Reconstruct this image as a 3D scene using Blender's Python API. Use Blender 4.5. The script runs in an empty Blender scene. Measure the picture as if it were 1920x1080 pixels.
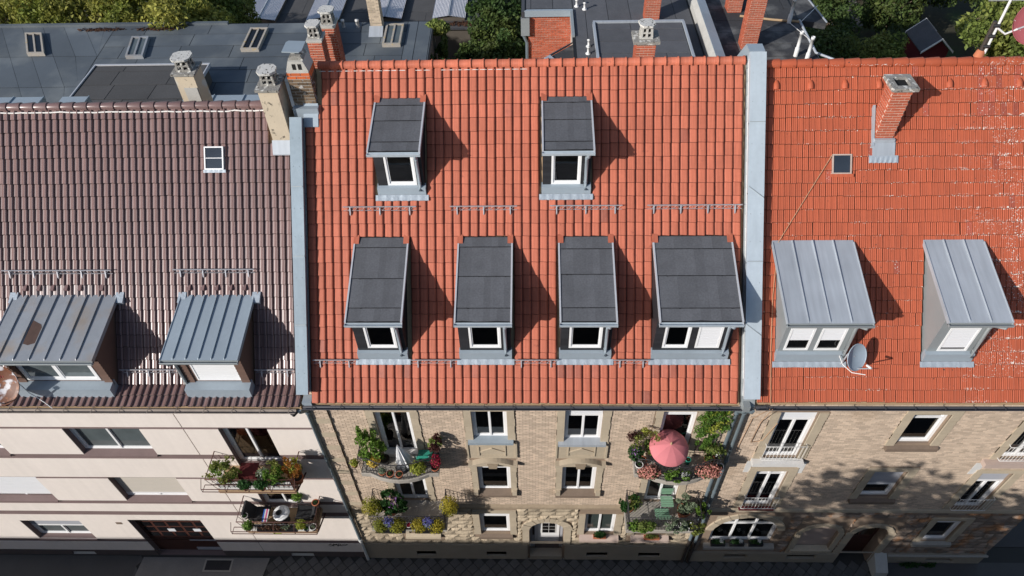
import bpy, math, random
import numpy as np
from mathutils import Vector, Matrix
random.seed(7); RNG = np.random.default_rng(7)
S = bpy.context.scene; COL = S.collection
# ------------------------------------------------------------------ camera, sky, sun, exposure
CAM = Vector((6.5427, -12.3904, 29.5361)); YAW, PITCH, ROLL, FPX = .0424, .8193, .0337, 1350.29
fw = Vector((-math.sin(YAW)*math.cos(PITCH), math.cos(YAW)*math.cos(PITCH), -math.sin(PITCH)))
r0 = Vector((math.cos(YAW), math.sin(YAW), 0)); d0 = fw.cross(r0)
rt = r0*math.cos(ROLL) + d0*math.sin(ROLL); dn = -r0*math.sin(ROLL) + d0*math.cos(ROLL)
cd = bpy.data.cameras.new('camera'); co = bpy.data.objects.new('camera', cd); COL.objects.link(co)
m3 = Matrix((rt, -dn, -fw)).transposed(); co.matrix_world = Matrix.Translation(CAM) @ m3.to_4x4()
cd.sensor_width = 36; cd.lens = 36*FPX/1920; cd.clip_start = .5; cd.clip_end = 2000; S.camera = co
SUN_EL, SUN_AZ = math.radians(25.5), math.radians(38)          # light travels towards +x, +y
to_sun = Vector((-math.cos(SUN_AZ)*math.cos(SUN_EL), -math.sin(SUN_AZ)*math.cos(SUN_EL), math.sin(SUN_EL)))
W = bpy.data.worlds.new('World'); S.world = W; W.use_nodes = True
nt = W.node_tree; bgn = nt.nodes['Background']; sky = nt.nodes.new('ShaderNodeTexSky'); sky.sky_type = 'NISHITA'
sky.sun_disc = False; sky.sun_elevation = SUN_EL; sky.sun_rotation = math.atan2(to_sun.x, to_sun.y); sky.altitude = 150
nt.links.new(sky.outputs[0], bgn.inputs[0]); bgn.inputs[1].default_value = .112
sl = bpy.data.lights.new('sun', 'SUN'); sl.energy = 4.3; sl.angle = math.radians(.55); sl.color = (1, .955, .90)
so = bpy.data.objects.new('sun', sl); COL.objects.link(so); so.rotation_euler = (-to_sun).to_track_quat('-Z', 'Y').to_euler(); so.location = (-20, -20, 40)
S.view_settings.view_transform = 'Standard'; S.view_settings.look = 'None'; S.view_settings.exposure = .1; S.view_settings.gamma = 1
# ------------------------------------------------------------------ materials
MATS = {}
def mat(name, col, rough=.75, metal=0., var=0., noise=(), col2=None, c2=(1.5, .45, .65), bump=None, spots=(), spec=.4, streak=None, transl=0.):
    m = bpy.data.materials.new(name); m.use_nodes = True; n = m.node_tree.nodes; l = m.node_tree.links
    b = n['Principled BSDF']; b.inputs['Roughness'].default_value = rough; b.inputs['Metallic'].default_value = metal
    b.inputs['Specular IOR Level'].default_value = spec
    geo = n.new('ShaderNodeNewGeometry'); pos = geo.outputs['Position']
    def noi(scale, detail=3, stretch=None):
        t = n.new('ShaderNodeTexNoise'); t.inputs['Scale'].default_value = scale; t.inputs['Detail'].default_value = detail
        if stretch:
            v = n.new('ShaderNodeVectorMath'); v.operation = 'MULTIPLY'; v.inputs[1].default_value = stretch; l.new(pos, v.inputs[0]); l.new(v.outputs[0], t.inputs['Vector'])
        else: l.new(pos, t.inputs['Vector'])
        return t.outputs['Fac']
    def mth(op, a, b_, cl=False):
        t = n.new('ShaderNodeMath'); t.operation = op; t.use_clamp = cl
        for i, x in enumerate((a, b_)):
            if isinstance(x, (int, float)): t.inputs[i].default_value = x
            else: l.new(x, t.inputs[i])
        return t.outputs[0]
    def ramp(fac, lo, hi):
        t = n.new('ShaderNodeMapRange'); t.inputs['From Min'].default_value = lo; t.inputs['From Max'].default_value = hi; l.new(fac, t.inputs['Value']); return t.outputs[0]
    def mixc(fac, a, c):
        t = n.new('ShaderNodeMix'); t.data_type = 'RGBA'; l.new(fac, t.inputs[0])
        for i, x in ((6, a), (7, c)):
            if isinstance(x, tuple): t.inputs[i].default_value = x
            else: l.new(x, t.inputs[i])
        return t.outputs[2]
    c = tuple(col) + (1,)
    if col2 is not None: c = mixc(ramp(noi(c2[0], 4), c2[1], c2[2]), c, tuple(col2) + (1,))
    f = None
    if var:
        oi = n.new('ShaderNodeObjectInfo'); r = mth('FRACT', mth('ADD', oi.outputs['Random'], geo.outputs['Random Per Island']), 0)
        f = mth('ADD', mth('MULTIPLY', mth('SUBTRACT', r, .5), 2*var), 1.)
    for sc, am in noise:
        k = mth('ADD', mth('MULTIPLY', mth('SUBTRACT', noi(sc, 4), .5), 2*am), 1.); f = k if f is None else mth('MULTIPLY', f, k)
    if streak:
        k = mth('ADD', mth('MULTIPLY', mth('SUBTRACT', noi(1., 3, streak[0]), .5), 2*streak[1]), 1.); f = k if f is None else mth('MULTIPLY', f, k)
    if f is not None:
        v = n.new('ShaderNodeVectorMath'); v.operation = 'SCALE'
        if isinstance(c, tuple): v.inputs[0].default_value = c[:3]
        else: l.new(c, v.inputs[0])
        l.new(f, v.inputs['Scale']); c = v.outputs[0]
    for sp in spots:     # (colour, scale, lo, hi, (axis, from, to) or None, second scale mask or None)
        k = ramp(noi(sp[1], 2), sp[2], sp[3])
        if sp[4]:
            sx = n.new('ShaderNodeSeparateXYZ'); l.new(pos, sx.inputs[0]); k = mth('MULTIPLY', k, ramp(sx.outputs[sp[4][0]], sp[4][1], sp[4][2]))
        if len(sp) > 5 and sp[5]: k = mth('MULTIPLY', k, ramp(noi(sp[5], 2), .47, .56))
        if len(sp) > 6 and sp[6]:      # keep to the lower edge of each tile course
            sz = n.new('ShaderNodeSeparateXYZ'); l.new(pos, sz.inputs[0]); k = mth('MULTIPLY', k, mth('LESS_THAN', mth('FRACT', mth('DIVIDE', mth('SUBTRACT', sz.outputs[2], sp[6][0]), sp[6][1]), 0), sp[6][2]))
        c = mixc(k, c if not isinstance(c, tuple) else c, tuple(sp[0]) + (1,))
    if isinstance(c, tuple): b.inputs['Base Color'].default_value = c
    else: l.new(c, b.inputs['Base Color'])
    if bump:
        bm = n.new('ShaderNodeBump'); bm.inputs['Strength'].default_value = bump[1]; bm.inputs['Distance'].default_value = bump[2] if len(bump) > 2 else .02
        l.new(noi(bump[0], 4), bm.inputs['Height']); l.new(bm.outputs[0], b.inputs['Normal'])
    if transl:
        tr = n.new('ShaderNodeBsdfTranslucent'); mx = n.new('ShaderNodeMixShader'); mx.inputs[0].default_value = transl
        if isinstance(c, tuple): tr.inputs[0].default_value = c
        else: l.new(c, tr.inputs[0])
        l.new(b.outputs[0], mx.inputs[1]); l.new(tr.outputs[0], mx.inputs[2]); l.new(mx.outputs[0], n['Material Output'].inputs[0])
    MATS[name] = m; return m
mat('red_tile', (.435, .127, .076), .6, spec=.2, var=.10, noise=((.35, .08), (9, .10)), streak=((34, 1.2, 1.2), .32), spots=(((.26, .075, .05), 5, .66, .78, None, .8),))  # streak noise puts the tiles' lighter highlight stripes into the colour
mat('orange_tile', (.42, .095, .043), .6, var=.08, noise=((.5, .07), (7, .07)), spots=(((.70, .66, .60), 17, .53, .62, (0, 18.0, 20.0), 1.6, (11.857, .2697, .30)), ((.70, .66, .60), 26, .62, .66, (0, 18.6, 20.2), 1.2), ((.72, .69, .63), 30, .60, .64, (0, 13, 15.), 1.1, (11.857, .2697, .2)), ((.05, .035, .03), 13, .70, .74, None, .9)))
mat('brown_tile', (.20, .125, .117), .28, var=.09, noise=((.6, .10), (14, .08)), spec=.55)
mat('red_tile_edge', (.13, .035, .025), .8, noise=((9, .3),)); mat('orange_tile_edge', (.13, .04, .022), .8, noise=((9, .5),)); mat('brown_tile_edge', (.05, .032, .03), .6)  # edge colours: shade of gaps and joints between tiles, painted dark
mat('red_tile_alt', (.34, .095, .058), .6, var=.2, noise=((9, .25), (3, .2))); mat('orange_tile_alt', (.36, .085, .05), .6, var=.2, noise=((9, .2),), spots=(((.70, .66, .60), 26, .64, .69, None),)); mat('brown_tile_alt', (.30, .235, .225), .35, var=.3, spec=.6)
mat('mortar_white', (.75, .72, .68), .9, noise=((12, .2),))
mat('zinc_cap', (.47, .535, .585), .5, .2, var=.05, noise=((1.2, .12), (9, .07)), streak=((7, 1., 1.), .10), bump=(3, .25))
mat('zinc', (.34, .40, .45), .5, .2, var=.05, noise=((1.2, .10), (9, .06)), bump=(3, .15))
mat('zinc_old', (.34, .36, .385), .5, .3, var=.06, noise=((.9, .15), (6, .08)), col2=(.37, .31, .255), c2=(1.1, .5, .72), bump=(3, .2))
mat('zinc_light', (.40, .435, .475), .5, .2, var=.06, noise=((1.4, .12),), streak=((9, .8, .8), .2), bump=(2.5, .15))
mat('zinc_cheek', (.33, .36, .37), .55, .3, var=.05, noise=((2, .1),))
mat('lead', (.37, .42, .47), .55, .2, noise=((7, .18),), bump=(14, .5))
mat('trim_bright', (.54, .55, .58), .4, .2, noise=((14, .12),)); mat('zinc_dark', (.25, .31, .355), .5, .15, var=.06, noise=((1.2, .15), (9, .08)), streak=((7, 1., 1.), .1), bump=(3, .25))
mat('felt', (.097, .101, .112), .9, var=.10, noise=((20, .3), (2.2, .2)), bump=(60, .6, .01))
mat('felt_blue', (.085, .102, .12), .7, var=.17, noise=((40, .12), (.7, .22)), col2=(.15, .168, .178), c2=(.5, .48, .7), bump=(40, .3, .01))
mat('felt_dark', (.045, .046, .05), .9, var=.12, noise=((18, .4), (.9, .3)), col2=(.14, .14, .138), c2=(1.1, .5, .68), bump=(40, .4, .01))
mat('felt_brown', (.075, .074, .075), .9, var=.12, noise=((16, .3), (.8, .3)), bump=(40, .4, .01))
mat('tar', (.012, .012, .013), .6)
mat('slate_black', (.022, .023, .027), .6, var=.25, noise=((20, .2),))
mat('brown_clad', (.14, .085, .065), .55, var=.1, noise=((4, .1),))
mat('white', (.84, .84, .84), .45, noise=((3, .04),))
mat('white_dirty', (.66, .65, .63), .6, noise=((3, .12), (20, .06)))
mat('shutter', (.80, .81, .83), .5)
mat('shutter_cream', (.62, .57, .50), .5)
mat('shutter_grey', (.42, .43, .47), .5)
def glass(name, col, rough=.03):
    m = mat(name, col, rough, spec=.6, noise=((1.3, .5),)); return m
glass('glass_blue', (.035, .045, .06)); glass('glass', (.006, .006, .007)); glass('glass_warm', (.022, .012, .008)); glass('glass_green', (.05, .065, .062)); glass('glass_grey', (.10, .12, .125), .08)
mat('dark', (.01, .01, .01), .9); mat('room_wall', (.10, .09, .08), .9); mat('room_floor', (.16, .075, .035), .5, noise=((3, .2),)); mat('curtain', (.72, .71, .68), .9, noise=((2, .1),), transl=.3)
def clear_glass(name, tint):
    m = bpy.data.materials.new(name); m.use_nodes = True; n = m.node_tree.nodes; l = m.node_tree.links; n.remove(n['Principled BSDF'])
    tr = n.new('ShaderNodeBsdfTransparent'); tr.inputs[0].default_value = tint; gl = n.new('ShaderNodeBsdfGlossy'); gl.inputs['Roughness'].default_value = .02; fr = n.new('ShaderNodeFresnel'); fr.inputs[0].default_value = 2.1; mx = n.new('ShaderNodeMixShader')
    l.new(fr.outputs[0], mx.inputs[0]); l.new(tr.outputs[0], mx.inputs[1]); l.new(gl.outputs[0], mx.inputs[2]); l.new(mx.outputs[0], n['Material Output'].inputs[0]); MATS[name] = m
clear_glass('clear_glass', (.72, .76, .75, 1))
mat('brick_buff', (.57, .45, .345), .85, var=.20, noise=((1.0, .07), (.35, .07)), spots=(((.36, .26, .17), .5, .62, .85, None),))
mat('mortar_buff', (.27, .20, .145), .95, noise=((8, .2),))
mat('stone_buff', (.46, .385, .285), .85, var=.06, noise=((1.5, .14), (14, .10)), bump=(16, .35))
mat('rock_buff', (.42, .345, .25), .9, var=.22, noise=((4, .2), (22, .15)), bump=(14, .8, .03))
mat('rock_mixed', (.27, .21, .165), .9, var=.35, noise=((4, .2), (22, .15)), col2=(.33, .17, .085), c2=(1.6, .52, .62), bump=(14, .8, .03))
mat('stone_grey', (.36, .33, .29), .9, noise=((1.2, .18), (18, .12)), bump=(20, .4))
mat('stone_brown', (.19, .14, .105), .85, noise=((3, .2), (20, .12)), bump=(20, .4))
mat('stone_dirty', (.30, .235, .165), .9, noise=((.8, .25), (9, .2)), bump=(16, .4))
mat('stone_pink', (.46, .36, .31), .85, noise=((3, .12),))
mat('plinth_buff', (.34, .29, .225), .9, noise=((1.0, .14), (14, .08)), bump=(14, .25))
mat('plaster_beige', (.80, .725, .665), .9, noise=((.5, .06), (5, .04), (60, .05)), streak=((4, 4, .35), .07), bump=(90, .15, .004))
mat('stripe_brown', (.20, .142, .135), .85, noise=((2, .15), (20, .1)))
mat('plinth_dark', (.10, .08, .077), .9, noise=((2, .2),))
mat('door_brown', (.075, .028, .02), .5, noise=((5, .15),))
mat('chim_render', (.57, .48, .36), .92, noise=((2, .12),), spots=(((.13, .11, .085), 7, .60, .72, None, 1.4), ((.55, .55, .52), 1.1, .62, .66, None)), bump=(22, .35))
mat('concrete', (.26, .25, .23), .95, noise=((5, .25), (26, .25)), bump=(22, .7), spots=(((.60, .59, .55), 9, .58, .64, None), ((.08, .07, .06), 12, .62, .68, None)))
mat('concrete_pale', (.56, .55, .52), .95, noise=((5, .15),), spots=(((.09, .085, .075), 14, .60, .66, None),), bump=(22, .7))
mat('concrete_light', (.46, .45, .42), .95, noise=((4, .15), (20, .1)), bump=(20, .3))
mat('brick_red', (.42, .105, .055), .8, var=.16, noise=((2, .12), (25, .1)))
mat('brick_orange', (.55, .13, .04), .8, var=.12, noise=((20, .1),))
mat('brick_brown', (.155, .105, .065), .85, var=.4, noise=((20, .2),), spots=(((.45, .44, .42), 6, .62, .68, None),))
mat('brick_pale', (.50, .41, .30), .85, var=.25, noise=((2, .2),))
mat('mortar_pale', (.62, .52, .43), .95, noise=((10, .15),)); mat('mortar_grey', (.30, .28, .26), .95, noise=((10, .15),))
mat('steel_galv', (.46, .46, .49), .5, .3); mat('pipe_grey', (.20, .25, .28), .45, .3, noise=((3, .1),)); mat('pipe_brown', (.05, .04, .035), .6); mat('pipe_white', (.70, .70, .69), .5)
mat('gutter_dark', (.085, .085, .095), .5, .3); mat('gutter_old', (.26, .22, .19), .7, .2, noise=((3, .25),))
mat('iron', (.045, .042, .045), .55, .3, noise=((8, .3),)); mat('iron_rust', (.12, .055, .045), .7, .2, noise=((8, .3),))
mat('wood_grey', (.36, .33, .29), .85, noise=((6, .2),), spots=(((.48, .36, .16), 5, .6, .7, None),)); mat('wood_tan', (.42, .29, .17), .8, noise=((6, .15),))
mat('rust', (.085, .05, .04), .8, noise=((5, .3),)); mat('rust_dish', (.62, .60, .62), .5, spots=(((.16, .055, .025), 3.2, .40, .48, None), ((.28, .10, .04), 9, .6, .66, None)))
mat('dish_blue', (.34, .40, .46), .45, .1, noise=((4, .06),)); mat('dish_red', (.29, .075, .085), .5, spots=(((.62, .5, .5), 9, .7, .73, None),))
mat('terracotta', (.44, .15, .075), .8, noise=((8, .15),)); mat('soil', (.035, .024, .017), .95); mat('ceramic', (.66, .64, .6), .3)
mat('umbrella_pink', (.60, .19, .21), .8, var=.05, noise=((3, .05),)); mat('cloth_white', (.74, .75, .76), .8); mat('cloth_red', (.10, .013, .015), .85); mat('cloth_black', (.02, .021, .024), .85)
mat('slat_teal', (.035, .30, .22), .5); mat('slat_green', (.20, .36, .24), .5); mat('plastic_black', (.02, .02, .022), .5); mat('plastic_pink', (.55, .05, .20), .5); mat('plastic_blue', (.03, .12, .45), .5)
mat('asphalt', (.085, .08, .077), .95, noise=((.6, .2), (40, .25)), bump=(50, .4)); mat('slab', (.105, .10, .096), .9, var=.16, noise=((2, .15), (35, .15)), bump=(30, .3))
mat('slab_joint', (.05, .048, .044), .95); mat('concrete_patch', (.22, .205, .19), .95, noise=((2, .2), (20, .15)), bump=(20, .4)); mat('kerb_stone', (.22, .21, .2), .9, noise=((5, .2),))
mat('earth', (.045, .042, .025), .95, noise=((.3, .35), (4, .3)), col2=(.04, .07, .02), c2=(.25, .45, .6)); mat('path_stone', (.17, .16, .155), .9, noise=((3, .2),))
mat('yellow_wall', (.50, .45, .40), .9, noise=((.6, .08),)); mat('shed_red', (.12, .013, .016), .8); mat('corrugated', (.62, .62, .65), .55, noise=((6, .12),)); mat('wall_dark', (.10, .085, .07), .9, noise=((2, .2),))
mat('ink', (.01, .01, .012), .6); mat('spray_green', (.30, .46, .08), .8); mat('ink_red', (.42, .05, .06), .6); mat('paper', (.7, .72, .75), .7); mat('cable_tan', (.48, .30, .18), .7); mat('cable_white', (.75, .74, .72), .6)
def leafm(name, col, var=.35, col2=None): mat(name, col, .6, var=var, noise=((.7, .25),), col2=col2, c2=(.5, .45, .62), transl=.33, spec=.25)
leafm('leaf_olive', (.31, .30, .065), .4, (.20, .235, .045)); leafm('leaf_dark', (.065, .105, .03), .45, (.11, .135, .035)); leafm('leaf_mid', (.165, .215, .05), .45, (.22, .23, .055)); leafm('leaf_ivy', (.055, .10, .028), .45, (.10, .13, .035))
leafm('leaf_fresh', (.13, .23, .035)); leafm('leaf_grey', (.20, .25, .16), .3); leafm('leaf_deep', (.03, .085, .02)); leafm('leaf_orange', (.34, .14, .03)); leafm('leaf_maroon', (.08, .03, .025)); leafm('leaf_lime', (.30, .33, .05)); leafm('leaf_vine', (.10, .19, .03))
leafm('mum_yellow', (.38, .32, .035), .35, (.15, .20, .03)); leafm('petal_yellow', (.75, .58, .12), .2); leafm('petal_pink', (.72, .33, .27), .25); leafm('petal_red', (.42, .03, .07), .3); leafm('petal_purple', (.34, .17, .42), .3); leafm('petal_blue', (.15, .15, .42), .3); leafm('petal_white', (.8, .8, .78), .1); leafm('leaf_litter', (.10, .05, .03), .5)
# ------------------------------------------------------------------ mesh helpers
WL = {None: Vector((0, 0, 0))}
class MB:
    def __init__(s): s.v, s.f, s.mi, s.sm, s.k, s.smooth = [], [], [], [], 0, False
    def face(s, pts):
        i = len(s.v); s.v += [tuple(p) for p in pts]; s.f.append(tuple(range(i, i+len(pts)))); s.mi.append(s.k); s.sm.append(False); return s
    def mesh(s, vs, fs, smooth=False):
        i = len(s.v); s.v += [tuple(p) for p in vs]
        for f in fs: s.f.append(tuple(i+a for a in f)); s.mi.append(s.k); s.sm.append(smooth)
        return s
    def hexa(s, p): return s.mesh(p, [(0, 3, 2, 1), (4, 5, 6, 7), (0, 1, 5, 4), (1, 2, 6, 5), (2, 3, 7, 6), (3, 0, 4, 7)])
    def box(s, x0, x1, y0, y1, z0, z1): return s.hexa([(x0, y0, z0), (x1, y0, z0), (x1, y1, z0), (x0, y1, z0), (x0, y0, z1), (x1, y0, z1), (x1, y1, z1), (x0, y1, z1)])
    def prism(s, poly, a, b, axis='x'):     # poly in the plane across axis; order (y,z) for x, (x,z) for y, (x,y) for z
        P = {'x': lambda q, t: (t, q[0], q[1]), 'y': lambda q, t: (q[0], t, q[1]), 'z': lambda q, t: (q[0], q[1], t)}[axis]; n = len(poly)
        return s.mesh([P(q, a) for q in poly]+[P(q, b) for q in poly], [tuple(range(n))[::-1], tuple(range(n, 2*n))]+[(i, (i+1) % n, n+(i+1) % n, n+i) for i in range(n)])
    def tube(s, pts, r, n=8, closed=False):
        pts = [Vector(p) for p in pts]; rings = []; L = len(pts)
        for i, p in enumerate(pts):
            if closed: t = pts[(i+1) % L]-pts[i-1]
            else: t = pts[min(i+1, L-1)]-pts[max(i-1, 0)]
            t.normalize(); u = t.cross(Vector((0, 0, 1)) if abs(t.z) < .9 else Vector((0, 1, 0))).normalized(); w = t.cross(u)
            rr = r[i] if isinstance(r, (list, tuple)) else r
            rings.append([p+u*rr*math.cos(2*math.pi*k/n)+w*rr*math.sin(2*math.pi*k/n) for k in range(n)])
        vs = [q for R in rings for q in R]; fs = []
        for i in range(L if closed else L-1):
            for k in range(n): fs.append((i*n+k, i*n+(k+1) % n, ((i+1) % L)*n+(k+1) % n, ((i+1) % L)*n+k))
        s.mesh(vs, fs, True)
        if not closed: s.mesh(rings[0], [tuple(range(n))]); s.mesh(rings[-1], [tuple(range(n))[::-1]])
        return s
    def lathe(s, prof, c, n=14, smooth=True):
        vs = [(c[0]+r*math.cos(2*math.pi*k/n), c[1]+r*math.sin(2*math.pi*k/n), c[2]+z) for r, z in prof for k in range(n)]
        return s.mesh(vs, [(i*n+k, i*n+(k+1) % n, (i+1)*n+(k+1) % n, (i+1)*n+k) for i in range(len(prof)-1) for k in range(n)], smooth)
    def build(s, name, m, parent=None, origin=None, **kw):
        v = np.array(s.v, dtype=float)
        o0 = Vector(origin) if origin is not None else Vector(((v[:, 0].min()+v[:, 0].max())/2, (v[:, 1].min()+v[:, 1].max())/2, v[:, 2].min()))
        me = bpy.data.meshes.new(name); me.from_pydata((v-np.array(o0)).tolist(), [], s.f)
        for q in (m if isinstance(m, (list, tuple)) else [m]): me.materials.append(MATS[q])
        me.polygons.foreach_set('material_index', s.mi); me.polygons.foreach_set('use_smooth', s.sm)
        return link(name, me, parent, o0, **kw)
def link(name, me, parent, world, **kw):
    o = bpy.data.objects.new(name, me); COL.objects.link(o); world = Vector(world)
    o.parent = parent; o.location = world-WL[parent.name if parent else None]; WL[o.name] = world
    for k, v in kw.items(): o[k] = v
    return o
def thing(name, label, category, loc, group=None):
    o = link(name, None, None, loc, label=label, category=category)
    if group: o['group'] = group
    return o
def tag(o, label, category, group=None):
    o['label'] = label; o['category'] = category
    if group: o['group'] = group
    return o
def B(name, m, parent, x0, x1, y0, y1, z0, z1, **kw): return MB().box(x0, x1, y0, y1, z0, z1).build(name, m, parent, **kw)
def leaves(n, c, rad, size, shell=.35, clumps=0, seed=None, up=.25, flat=0.):
    """n leaf-sized rhombs through an ellipsoid; returns vertex array (n*4,3)"""
    g = np.random.default_rng(seed) if seed is not None else RNG
    rad = np.array(rad, float)
    d = g.normal(size=(n, 3)); d /= np.linalg.norm(d, axis=1)[:, None]
    rr = 1-shell*g.random(n)**1.3
    p = d*rr[:, None]
    if clumps:
        cd_ = g.normal(size=(clumps, 3)); cd_ /= np.linalg.norm(cd_, axis=1)[:, None]; cc = cd_*(.62+.32*g.random((clumps, 1)))
        w = g.integers(0, clumps, n); sp = (.18+.16*g.random(clumps))[w]
        q = g.normal(size=(n, 3)); q /= np.linalg.norm(q, axis=1)[:, None]
        p = cc[w]+q*(sp*(1-.45*g.random(n)**1.5))[:, None]
    p = p*rad+np.array(c)
    nrm = d+g.normal(size=(n, 3))*.65; nrm[:, 2] += up; nrm /= np.linalg.norm(nrm, axis=1)[:, None]
    a = np.cross(nrm, g.normal(size=(n, 3))); a /= np.linalg.norm(a, axis=1)[:, None]; b = np.cross(nrm, a)
    sz = (size*(.6+.8*g.random(n)))[:, None]
    V = np.stack([p-a*sz, p-b*sz*.55+nrm*sz*.12, p+a*sz, p+b*sz*.55+nrm*sz*.12], 1)
    return V.reshape(-1, 3)
def leafobj(name, mats, parent, Vs, origin=None, **kw):
    V = np.concatenate(Vs); n = len(V)//4; o0 = Vector(origin) if origin is not None else Vector((V[:, 0].mean(), V[:, 1].mean(), V[:, 2].min()))
    me = bpy.data.meshes.new(name); me.from_pydata((V-np.array(o0)).tolist(), [], np.arange(n*4).reshape(n, 4).tolist())
    for m in mats: me.materials.append(MATS[m])
    mi = np.concatenate([np.full(len(v)//4, i) for i, v in enumerate(Vs)]); me.polygons.foreach_set('material_index', mi.astype('i'))
    return link(name, me, parent, o0, **kw)
# ------------------------------------------------------------------ roofs
AL = .819; TAN = math.tan(AL)
def project(p):
    v = Vector(p)-CAM; z = v.dot(fw); return 960+FPX*v.dot(rt)/z, 540+FPX*v.dot(dn)/z, z
def tile_mesh(name, prof, length, m, lift=.03, th=.02):
    b = MB(); n = len(prof); L = length
    hm = max(h for x, h in prof); e = lambda h: .012*(1-max(h, 0)/hm) if hm else 0
    top = [(x, .014+e(h), h+lift) for x, h in prof]+[(x, L, h) for x, h in prof]; gr = [i for i in range(n-1) if prof[i][1] < 0 and prof[i+1][1] < 0]
    b.mesh(top, [(i, i+1, n+i+1, n+i) for i in range(n-1) if i not in gr], True); b.k = 1; b.mesh(top, [(i, i+1, n+i+1, n+i) for i in gr]); b.k = 0     # joint shade painted into the grooves as a darker colour
    b.k = 1; b.mesh([(x, e(h), h+lift-.012) for x, h in prof]+[(x, .014+e(h), h+lift) for x, h in prof], [(i, i+1, n+i+1, n+i) for i in range(n-1)])  # bevel and lip painted dark as well, for the gap shadow between courses
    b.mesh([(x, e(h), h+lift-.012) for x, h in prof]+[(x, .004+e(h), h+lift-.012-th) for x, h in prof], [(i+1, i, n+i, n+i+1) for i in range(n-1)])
    return b
def tile_field(roof, mb, m, x0, cols, w, rows, pitch, ye, ze, slope, skip, quota=300, jit=1., name='roof_tile', alt=None, h0=.0):
    mes = []
    for mm in (m, m+'_alt'):
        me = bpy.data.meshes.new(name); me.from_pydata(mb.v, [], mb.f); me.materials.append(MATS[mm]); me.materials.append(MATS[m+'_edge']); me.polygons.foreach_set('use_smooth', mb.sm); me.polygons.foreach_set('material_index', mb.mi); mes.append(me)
    amI = [2 if q == 0 else 1 for q in mb.mi]; mil = []
    V = np.array(mb.v); F = mb.f; nv = len(V)
    c, s = math.cos(slope), math.sin(slope); spots = []
    for r in range(rows):
        for k in range(cols):
            x = x0+k*w; sy = r*pitch
            y = ye+sy*c; z = ze+sy*s
            ym = y+.5*pitch*c; xm = x+.5*w
            if skip(xm, ym): continue
            px, py, dep = project((xm, ym, z+.5*pitch*s))
            spots.append(((dep if -5 < px < 1925 and 0 < py < 1085 else 999), x, y, z))
    spots.sort(key=lambda q: q[0]); rest = []
    for i, (d, x, y, z) in enumerate(spots):
        al_ = 1 if alt and random.random() < alt(x, y) else 0
        dx, ds, ry, rz = random.gauss(0, .0025*jit), random.gauss(0, .004*jit), random.gauss(0, .008*jit), random.gauss(0, .005*jit)
        ds += .006*jit*math.sin(x*1.3+z*2.1)+(.012*jit if random.random() < .012 else 0)
        p = Vector((x+dx, y+ds*c-h0*s, z+ds*s+h0*c)); R = Matrix.Rotation(slope, 3, 'X') @ Matrix.Rotation(ry, 3, 'Y') @ Matrix.Rotation(rz, 3, 'Z')
        if i < quota and d < 900:
            o = link(name, mes[al_], roof, p); o.rotation_euler = R.to_euler()
        else: rest.append(V @ np.array(R).T+np.array(p)); mil += amI if al_ else mb.mi
    if rest:
        A = np.concatenate(rest); n = len(rest); fa = []
        for i in range(n): fa += [tuple(j+i*nv for j in f) for f in F]
        o0 = Vector((A[:, 0].mean(), A[:, 1].mean(), A[:, 2].min())); m2 = bpy.data.meshes.new('roof_tiles'); m2.from_pydata((A-np.array(o0)).tolist(), [], fa)
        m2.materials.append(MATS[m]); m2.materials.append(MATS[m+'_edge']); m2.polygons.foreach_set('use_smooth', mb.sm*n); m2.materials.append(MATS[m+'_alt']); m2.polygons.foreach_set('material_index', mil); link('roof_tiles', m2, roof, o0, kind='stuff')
def ridge(roof, m, x0, x1, y, z, L, r, style):
    n = int(round((x1-x0)/L)); L = (x1-x0)/n
    for i in range(n):
        a = x0+i*L; b = MB(); st = [(a, r*1.0), (a+L*.86, r*.97), (a+L*.865, r*1.16), (a+L*.985, r*1.16), (a+L*.99, r)] if style == 'collar' else [(a, r*.86), (a+L*.96, r*1.12), (a+L, r*1.08)]
        K = 9; vs = []; fs = []
        for j, (x, q) in enumerate(st):
            for k in range(K):
                t = math.pi*(-.12+1.24*k/(K-1)); vs.append((x, y-q*math.cos(t)*1.05, z+q*math.sin(t)*.95+random.gauss(0, .0015)))
        for j in range(len(st)-1):
            for k in range(K-1): fs.append((j*K+k, (j+1)*K+k, (j+1)*K+k+1, j*K+k+1))
        b.mesh(vs, fs, True); b.mesh(vs[-K:], [tuple(range(K))]); b.mesh(vs[:K], [tuple(range(K))[::-1]])
        b.build('ridge_tile', m, roof)
def snow_guard(house, x0, x1, y, z):
    """upright lattice rail on small brackets"""
    b = MB(); P = lambda x, h, dy=0.: (x, y+dy, z+h)
    b.box(x0, x1, y-.012, y+.012, z+.21, z+.232); b.box(x0, x1, y-.005, y+.005, z+.075, z+.087)
    k = x0+.04; i = 0
    while k < x1-.1:
        b.tube([P(k, .085 if i % 2 else .21), P(k+.1, .21 if i % 2 else .085)], .005, 4); k += .1; i += 1
    nb = max(2, int((x1-x0)/.8)+1)
    for j in range(nb):
        x = x0+.2+(x1-x0-.4)*j/(nb-1); b.hexa([P(x-.015, -.03, -.09), P(x+.015, -.03, -.09), P(x+.015, .12, .08), P(x-.015, .12, .08), P(x-.015, .01, -.09), P(x+.015, .01, -.09), P(x+.015, .2, .02), P(x-.015, .2, .02)])
    b.build('snow_guard', 'steel_galv', house)
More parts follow.
